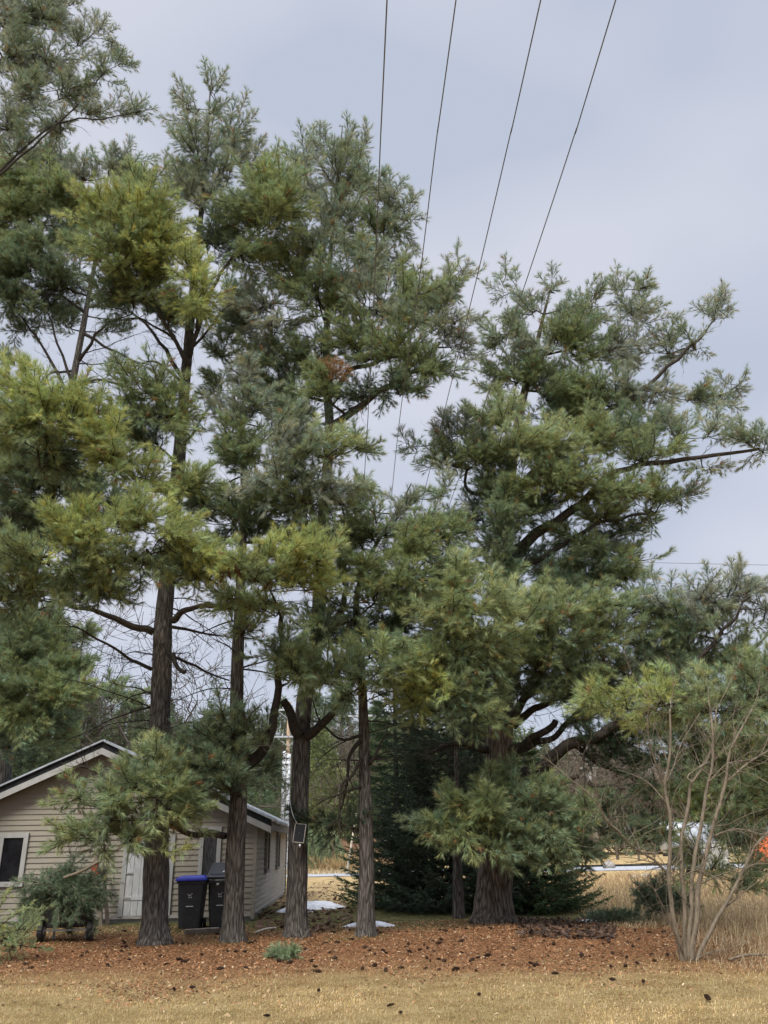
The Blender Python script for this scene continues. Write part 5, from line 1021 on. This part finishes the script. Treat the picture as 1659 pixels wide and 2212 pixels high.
for lab, a, b, Yw in (('upper of the two thin wires low in the right sky', (1440, 1216), (1675, 1221), 40), ('lower of the two thin wires low in the right sky', (1440, 1260), (1675, 1269), 40), ('thin distant wire through the twigs at the right edge', (1560, 1400), (1675, 1402), 70), ('lowest thin distant wire at the right edge', (1560, 1432), (1675, 1434), 70)):
    A_ = P(*a, Yw); B_ = P(*b, Yw); d = B_ - A_; wire(lab, [A_ - d * 1.4, A_, B_, B_ + d * 2], .012 if Yw == 40 else .016, 'thin wires in the right sky')

# ------------------------------------------------------------------ solar panel and camera on the third trunk
pp = P(647, 1800, 17.22); t = empty('solar_panel', pp, 0, 'small dark solar panel with a cable strapped to the trunk', 'solar panel')
Mt = Matrix.Rotation(R(6), 3, 'Y') @ Matrix.Rotation(R(-14), 3, 'X')
mb = MB(); mb.box((0, 0, 0), (.2, .014, .34), Mt); mb.build('cell_face', M['glass'], t)
mb = MB()
for c, d in (((0, -.004, .175), (.225, .024, .014)), ((0, -.004, -.175), (.225, .024, .014)), ((.106, -.004, 0), (.014, .024, .336)), ((-.106, -.004, 0), (.014, .024, .336))): mb.box(Mt @ Vector(c), d, Mt)
mb.build('frame', M['fascia'], t)
mb = MB(); mb.tube([(.02, 0, -.17), (.02, .06, -.21), (.02, .1, -.2)], .02, 8); mb.tube([(.0, -.02, -.23), (.03, -.02, -.23)], .035, 12); mb.build('bracket', M['metal'], t)
mb = MB(); mb.tube(curve_pts([(-.06, .0, .19), (-.13, -.02, .32), (-.17, .0, .44), (-.2, .06, .55), (-.22, .14, .62)], 5), .007, 5); mb.build('cable', M['metal'], t)
mb = MB(); mb.box((0, .05, 0), (.05, .12, .05)); mb.build('mount', M['black'], t)

# ------------------------------------------------------------------ snow patches
def snow(px, py, w_, h_, lab, seed, thick=.07):
    c = G(px, py); rd = np.random.default_rng(seed); n = 26; m = 7; V = []; F = []
    for j in range(m + 1):
        f = j / m
        for i in range(n):
            a = 2 * math.pi * i / n; rr = 1 + .35 * math.sin(a * 2 + seed) + .22 * math.sin(a * 5 + seed * 2) + .12 * math.sin(a * 9 + seed)
            x = math.cos(a) * w_ * rr * f; y = math.sin(a) * h_ * rr * f; V.append((x, y, thick * (1 - f ** 2.2) + .02 * noise.noise(Vector((x * 4, y * 4, seed))) * (1 - f) - .01 + gz(c.x + x, c.y + y)))
    F = [(j * n + i, j * n + (i + 1) % n, (j + 1) * n + (i + 1) % n, (j + 1) * n + i) for j in range(m) for i in range(n)]
    o = link('snow_patch', np_mesh('snow_patch', V, F, smooth=True), M['snow']); o.location = (c.x, c.y, 0.012); tag(o, lab, 'snow patch', 'melting snow patches')
snow(676, 1960, .62, 2.2, 'large patch of melting snow right of the panel trunk', 1, .14)
snow(798, 1999, .42, .42, 'small snow patch behind the foot of the slim pine', 2, .09)
snow(1270, 1990, .3, .3, 'small greyish snow remnant on the litter left of the evergreen heap', 5, .02)

# ------------------------------------------------------------------ cones on the ground
def ground_cones():
    mb = MB(); L_ = .15; r = .034
    for i in range(10):
        x = -L_ / 2 + i * L_ / 10; rr = r * math.sin(math.pi * (i + 1.4) / 12)
        for k in range(8):
            a = 2 * math.pi * (k + .5 * (i % 2)) / 8; c, s_ = math.cos(a), math.sin(a)
            mb.add([(x, c * .01 - s_ * .011, s_ * .01 + c * .011), (x, c * .01 + s_ * .011, s_ * .01 - c * .011), (x + .014, c * rr + s_ * .011, s_ * rr - c * .011), (x + .014, c * rr - s_ * .011, s_ * rr + c * .011), (x + .02, c * .008, s_ * .008)], [(0, 1, 2, 3), (3, 2, 4)])
    mb.tube([(-L_ / 2, 0, 0), (L_ / 2, 0, 0)], .012, 6)
    first = mb.build('pine_cone', M['cone']); tag(first, 'dark open pine cone among many scattered on the needle litter', 'pine cone', 'pine cones scattered on the litter')
    # lone ones on the lawn, where the photograph shows them
    lone = [(1200, 2111, 1.2, 'dark cone on the lawn below the broad pine with a green sprig beside it'), (1324, 2124, 1.1, 'dark cone on the lawn left of the shrub, lowest of a loose trio'), (1391, 2128, 1.1, 'dark cone on the lawn nearest below the shrub base'), (1530, 2168, 1.5, 'large dark cone at the bottom right of the lawn'), (1352, 2094, 1.2, 'dark cone on the litter edge left of the shrub stems'), (1320, 2094, 1.1, 'dark cone on the litter edge, left one of a pair'), (1033, 2075, 1, 'dark cone on the lawn edge below the thickest trunk'),
            (1035, 2236 - 80, 1.0, 'dark cone alone on the lawn low in the centre right'), (688, 2146, 1.1, 'dark cone on the lawn below the thin pine sprig'), (844, 2178, 1.0, 'dark cone low in the middle of the lawn'), (865, 2212 - 20, .8, 'dark cone nearest the bottom edge in the middle'), (416, 2136, 1.0, 'dark cone on the lawn below the second trunk, right one of two'), (376, 2140, 1.0, 'dark cone on the lawn below the second trunk, left one of two'), (576, 2200, .9, 'dark cone near the bottom edge left of the middle')]
    for k, (px, py, s_, lab) in enumerate(lone):
        o = first.copy(); COL.objects.link(o); p = G(px, py); o.location = (p.x, p.y, gz(p.x, p.y) + .03 * s_); o.rotation_euler = (random.random() * 6, random.uniform(-.3, .3), random.random() * 6.28); o.scale = (s_ * .52,) * 3
        o['label'] = lab; del o['group']
    k = 0; placed = 0
    while placed < 190:
        px = random.uniform(-20, 1480); py = random.uniform(1995, 2100) if random.random() < .8 else random.uniform(1940, 2000)
        if py < 1995 and not (600 < px < 780): continue
        p = G(px, py)
        if p.x < -3.2 and p.y > 19.3: continue
        if noise.noise(Vector((p.x * .8, p.y * .8, 3))) < -.15 and random.random() < .8: continue
        if p.y < 12.6 and random.random() < .8: continue
        o = first if placed == 0 else first.copy()
        if placed: COL.objects.link(o)
        s_ = random.uniform(.45, .85); o.location = (p.x, p.y, gz(p.x, p.y) + .028 * s_); o.rotation_euler = (random.random() * 6, random.uniform(-.25, .25), random.random() * 6.28); o.scale = (s_, s_, s_); placed += 1
ground_cones()

# ------------------------------------------------------------------ grass, litter, dry field
def blades(name, label, cat, x, y, h, wdt, tint, lean=.5, dark=None, curl=.35):
    n = len(x); z = np.array([gz(a, b) if b < 34 else 0 for a, b in zip(x, y)]); base = np.stack([x, y, z - .005], 1)
    a = rng.random(n) * 6.283; d = np.stack([np.cos(a), np.sin(a), np.zeros(n)], 1); ln = rng.random(n)[:, None] * lean
    s = np.stack([-np.sin(a + .6), np.cos(a + .6), np.zeros(n)], 1) * (wdt / 2)[:, None]
    mid = base + (UP * (1 - ln * .4) + d * ln * .5) * (h * .55)[:, None]; tip = mid + (UP * (1 - ln - curl * rng.random((n, 1))) + d * (ln + curl * .6)) * (h * .5)[:, None]
    V = np.stack([base - s, base + s, mid + s * .8, mid - s * .8, tip, tip], 1).reshape(-1, 3)
    b = (np.arange(n) * 6)[:, None]; F = np.concatenate([b + np.array([[0, 1, 2, 3]]), b + np.array([[3, 2, 4, 5]])], 0)
    # last face of each blade is degenerate-free: a narrow quad
    V.reshape(-1, 6, 3)[:, 4] += s * .12; V.reshape(-1, 6, 3)[:, 5] -= s * .12
    C = np.repeat(tint, 6, axis=0); tag(link(name, np_mesh(name, V, F, C), M['blades']), label, cat, kind='stuff')
def tints(n, cols, w_=None, v=.25):
    c = np.array(cols); i = rng.choice(len(c), n, p=w_); return c[i] * rng.uniform(1 - v, 1 + v, (n, 1))
def patchy(x, y, s=.7, k=0.0): return np.array([noise.noise(Vector((a * s, b * s, 5))) for a, b in zip(x, y)]) > k
n = 110000; y = 8.4 + 6.0 * rng.random(n) ** 1.1; x = rng.uniform(-.55, .55, n) * (y + 1.5)
pt = np.array([noise.noise(Vector((a * .55, b * .9, 9))) + .5 * noise.noise(Vector((a * 2.1, b * 3, 1))) for a, b in zip(x, y)]); keep = (rng.random(n) < np.clip((13.3 - y - pt * 3.4) / 2.6, .03, 1)); x, y = x[keep], y[keep]; n = len(x)
blades('grass', 'short winter lawn of tan and olive grass in the foreground', 'grass', x, y, rng.uniform(.025, .06, n), rng.uniform(.003, .006, n), tints(n, [(.56, .43, .21), (.42, .29, .12), (.34, .28, .1), (.64, .52, .32), (.36, .21, .1)], [.34, .24, .16, .14, .12]) * (1 + np.array([[.55, .5, .55]]) * np.array([noise.noise(Vector((a * .7, b * .9, 2))) + .5 * noise.noise(Vector((a * 2.7, b * 3.3, 4))) for a, b in zip(x, y)])[:, None]), 1.2)
# tall dry grass on the right
n = 16000; y = 10.5 + 12 * rng.random(n) ** 1.3; edge = 4.55 + .03 * (y - 12) + .5 * np.sin(y * 1.3); x = edge + rng.random(n) ** .9 * 5.5
k = patchy(x, y, .9, -.25); x, y = x[k], y[k]; n = len(x); fade = np.clip((x - (4.4 + .03 * (y - 12))) / 1.6, .25, 1)
blades('dry_grass', 'tall tangled straw grass around and behind the bare shrub', 'dry grass', x, y, rng.uniform(.25, .75, n) * fade, rng.uniform(.004, .009, n), tints(n, [(.5, .4, .24), (.38, .28, .16), (.6, .5, .33), (.28, .19, .11)], [.4, .25, .2, .15]), 1.3, curl=.8)
n = 42000; y = 20.5 + 24 * rng.random(n); x = 3.2 + rng.random(n) * (4 + y * .42)
keep = ~((x < 4.6) & (y < 24)); x, y = x[keep], y[keep]; n = len(x)
blades('dry_grass', 'dry straw and brown weeds of the open field beyond the shrub', 'dry grass', x, y, rng.uniform(.12, .42, n), rng.uniform(.010, .02, n), tints(n, [(.52, .4, .22), (.36, .24, .15), (.6, .48, .27), (.26, .17, .12)], [.4, .25, .2, .15]), 1.1, curl=.5)
n = 12000; y = rng.uniform(54, 62, n); x = rng.uniform(-14, 0, n)
blades('dry_grass', 'straw verge on the far side of the road', 'dry grass', x, y, rng.uniform(.15, .5, n), rng.uniform(.02, .04, n), tints(n, [(.55, .42, .24), (.4, .28, .16), (.6, .5, .3)]), 1.0)
# moss-green tufts by the house and under the trees
n = 16000; y = rng.uniform(16.2, 22, n); x = rng.uniform(-11, 0, n); k = patchy(x, y, .8, .02) & ((y < 21) | (x > -3.2)); x, y = x[k], y[k]; n = len(x)
blades('grass', 'thin dull green grass before the house and between the trunks', 'grass', x, y, rng.uniform(.03, .09, n), rng.uniform(.005, .01, n), tints(n, [(.12, .14, .05), (.2, .19, .08), (.3, .25, .12)]), 1.2)
n = 9000; y = rng.uniform(22.5, 27, n); x = rng.uniform(3.4, 8.6, n); k = patchy(x, y, .5, -.1); x, y = x[k], y[k]; n = len(x)
blades('grass', 'yellow green grass patch right of the bushy spruce', 'grass', x, y, rng.uniform(.04, .12, n), rng.uniform(.008, .014, n), tints(n, [(.28, .3, .08), (.4, .36, .14), (.2, .22, .07)]), 1.1)
# needle and leaf litter: small flat flakes
def flakes(name, label, x, y, size, tint, lift=.012):
    n = len(x); z = np.array([gz(a, b) if b < 34 else 0 for a, b in zip(x, y)]) + rng.random(n) * lift + .004; c = np.stack([x, y, z], 1)
    a = rng.random(n) * 6.283; u = np.stack([np.cos(a), np.sin(a), rng.normal(size=n) * .35], 1) * size[:, None]; v = np.stack([-np.sin(a), np.cos(a), rng.normal(size=n) * .35], 1) * (size * rng.uniform(.12, .6, n))[:, None]
    V = np.stack([c - u, c - v * .9, c + u, c + v], 1).reshape(-1, 3); V[:, 2] = np.maximum(V[:, 2], 0.002 - .06); F = (np.arange(n) * 4)[:, None] + np.arange(4)[None]
    tag(link(name, np_mesh(name, V, F, np.repeat(tint, 4, axis=0)), M['blades']), label, 'litter', kind='stuff')
n = 120000; y = 10.2 + 10 * rng.random(n); x = rng.uniform(-.56, .46, n) * (y + 1); pt = np.array([noise.noise(Vector((a * .55, b * .9, 9))) for a, b in zip(x, y)]); k = rng.random(n) < np.clip((y - 11.3 + pt * 3.6) / 3.0, .05, 1); x, y = x[k], y[k]; k = ~((x < -3.2) & (y > 21)); x, y = x[k], y[k]; n = len(x)
flakes('needle_litter', 'rust brown fallen pine needles and bark bits under the pines', x, y, rng.uniform(.008, .034, n), tints(n, [(.26, .125, .06), (.38, .2, .1), (.12, .07, .045), (.45, .33, .2), (.06, .04, .027)], [.42, .3, .13, .1, .05], .3))
n = 1500; y = 9 + 10 * rng.random(n); x = rng.uniform(-.5, .48, n) * (y + 1)
flakes('leaf_litter', 'pale tan dead leaves sprinkled over lawn and litter', x, y, rng.uniform(.015, .04, n), tints(n, [(.45, .32, .18), (.52, .41, .26), (.36, .21, .11)], None, .2), .03)
n = 900; px = rng.uniform(560, 780, n); py = rng.uniform(1905, 2010, n); q = [G(a, b) for a, b in zip(px, py)]; x = np.array([v.x for v in q]); y = np.array([v.y for v in q])
flakes('bark_litter', 'dark clods and bark scattered on the grass toward the road', x, y, rng.uniform(.05, .16, n), tints(n, [(.1, .06, .04), (.16, .1, .07)], None, .3), .04)
n = 1500; px = rng.uniform(1120, 1330, n); py = rng.uniform(1985, 2040, n); q = [G(a, b) for a, b in zip(px, py)]; x = np.array([v.x for v in q]); y = np.array([v.y for v in q])
flakes('bark_litter', 'dark sticks and bark crumbs on the litter right of the thickest trunk', x, y, rng.uniform(.03, .09, n), tints(n, [(.05, .035, .028), (.12, .08, .06)], None, .3), .04)

#print('TRIS', sum(len(o.data.polygons) for o in bpy.data.objects if o.type=='MESH'))
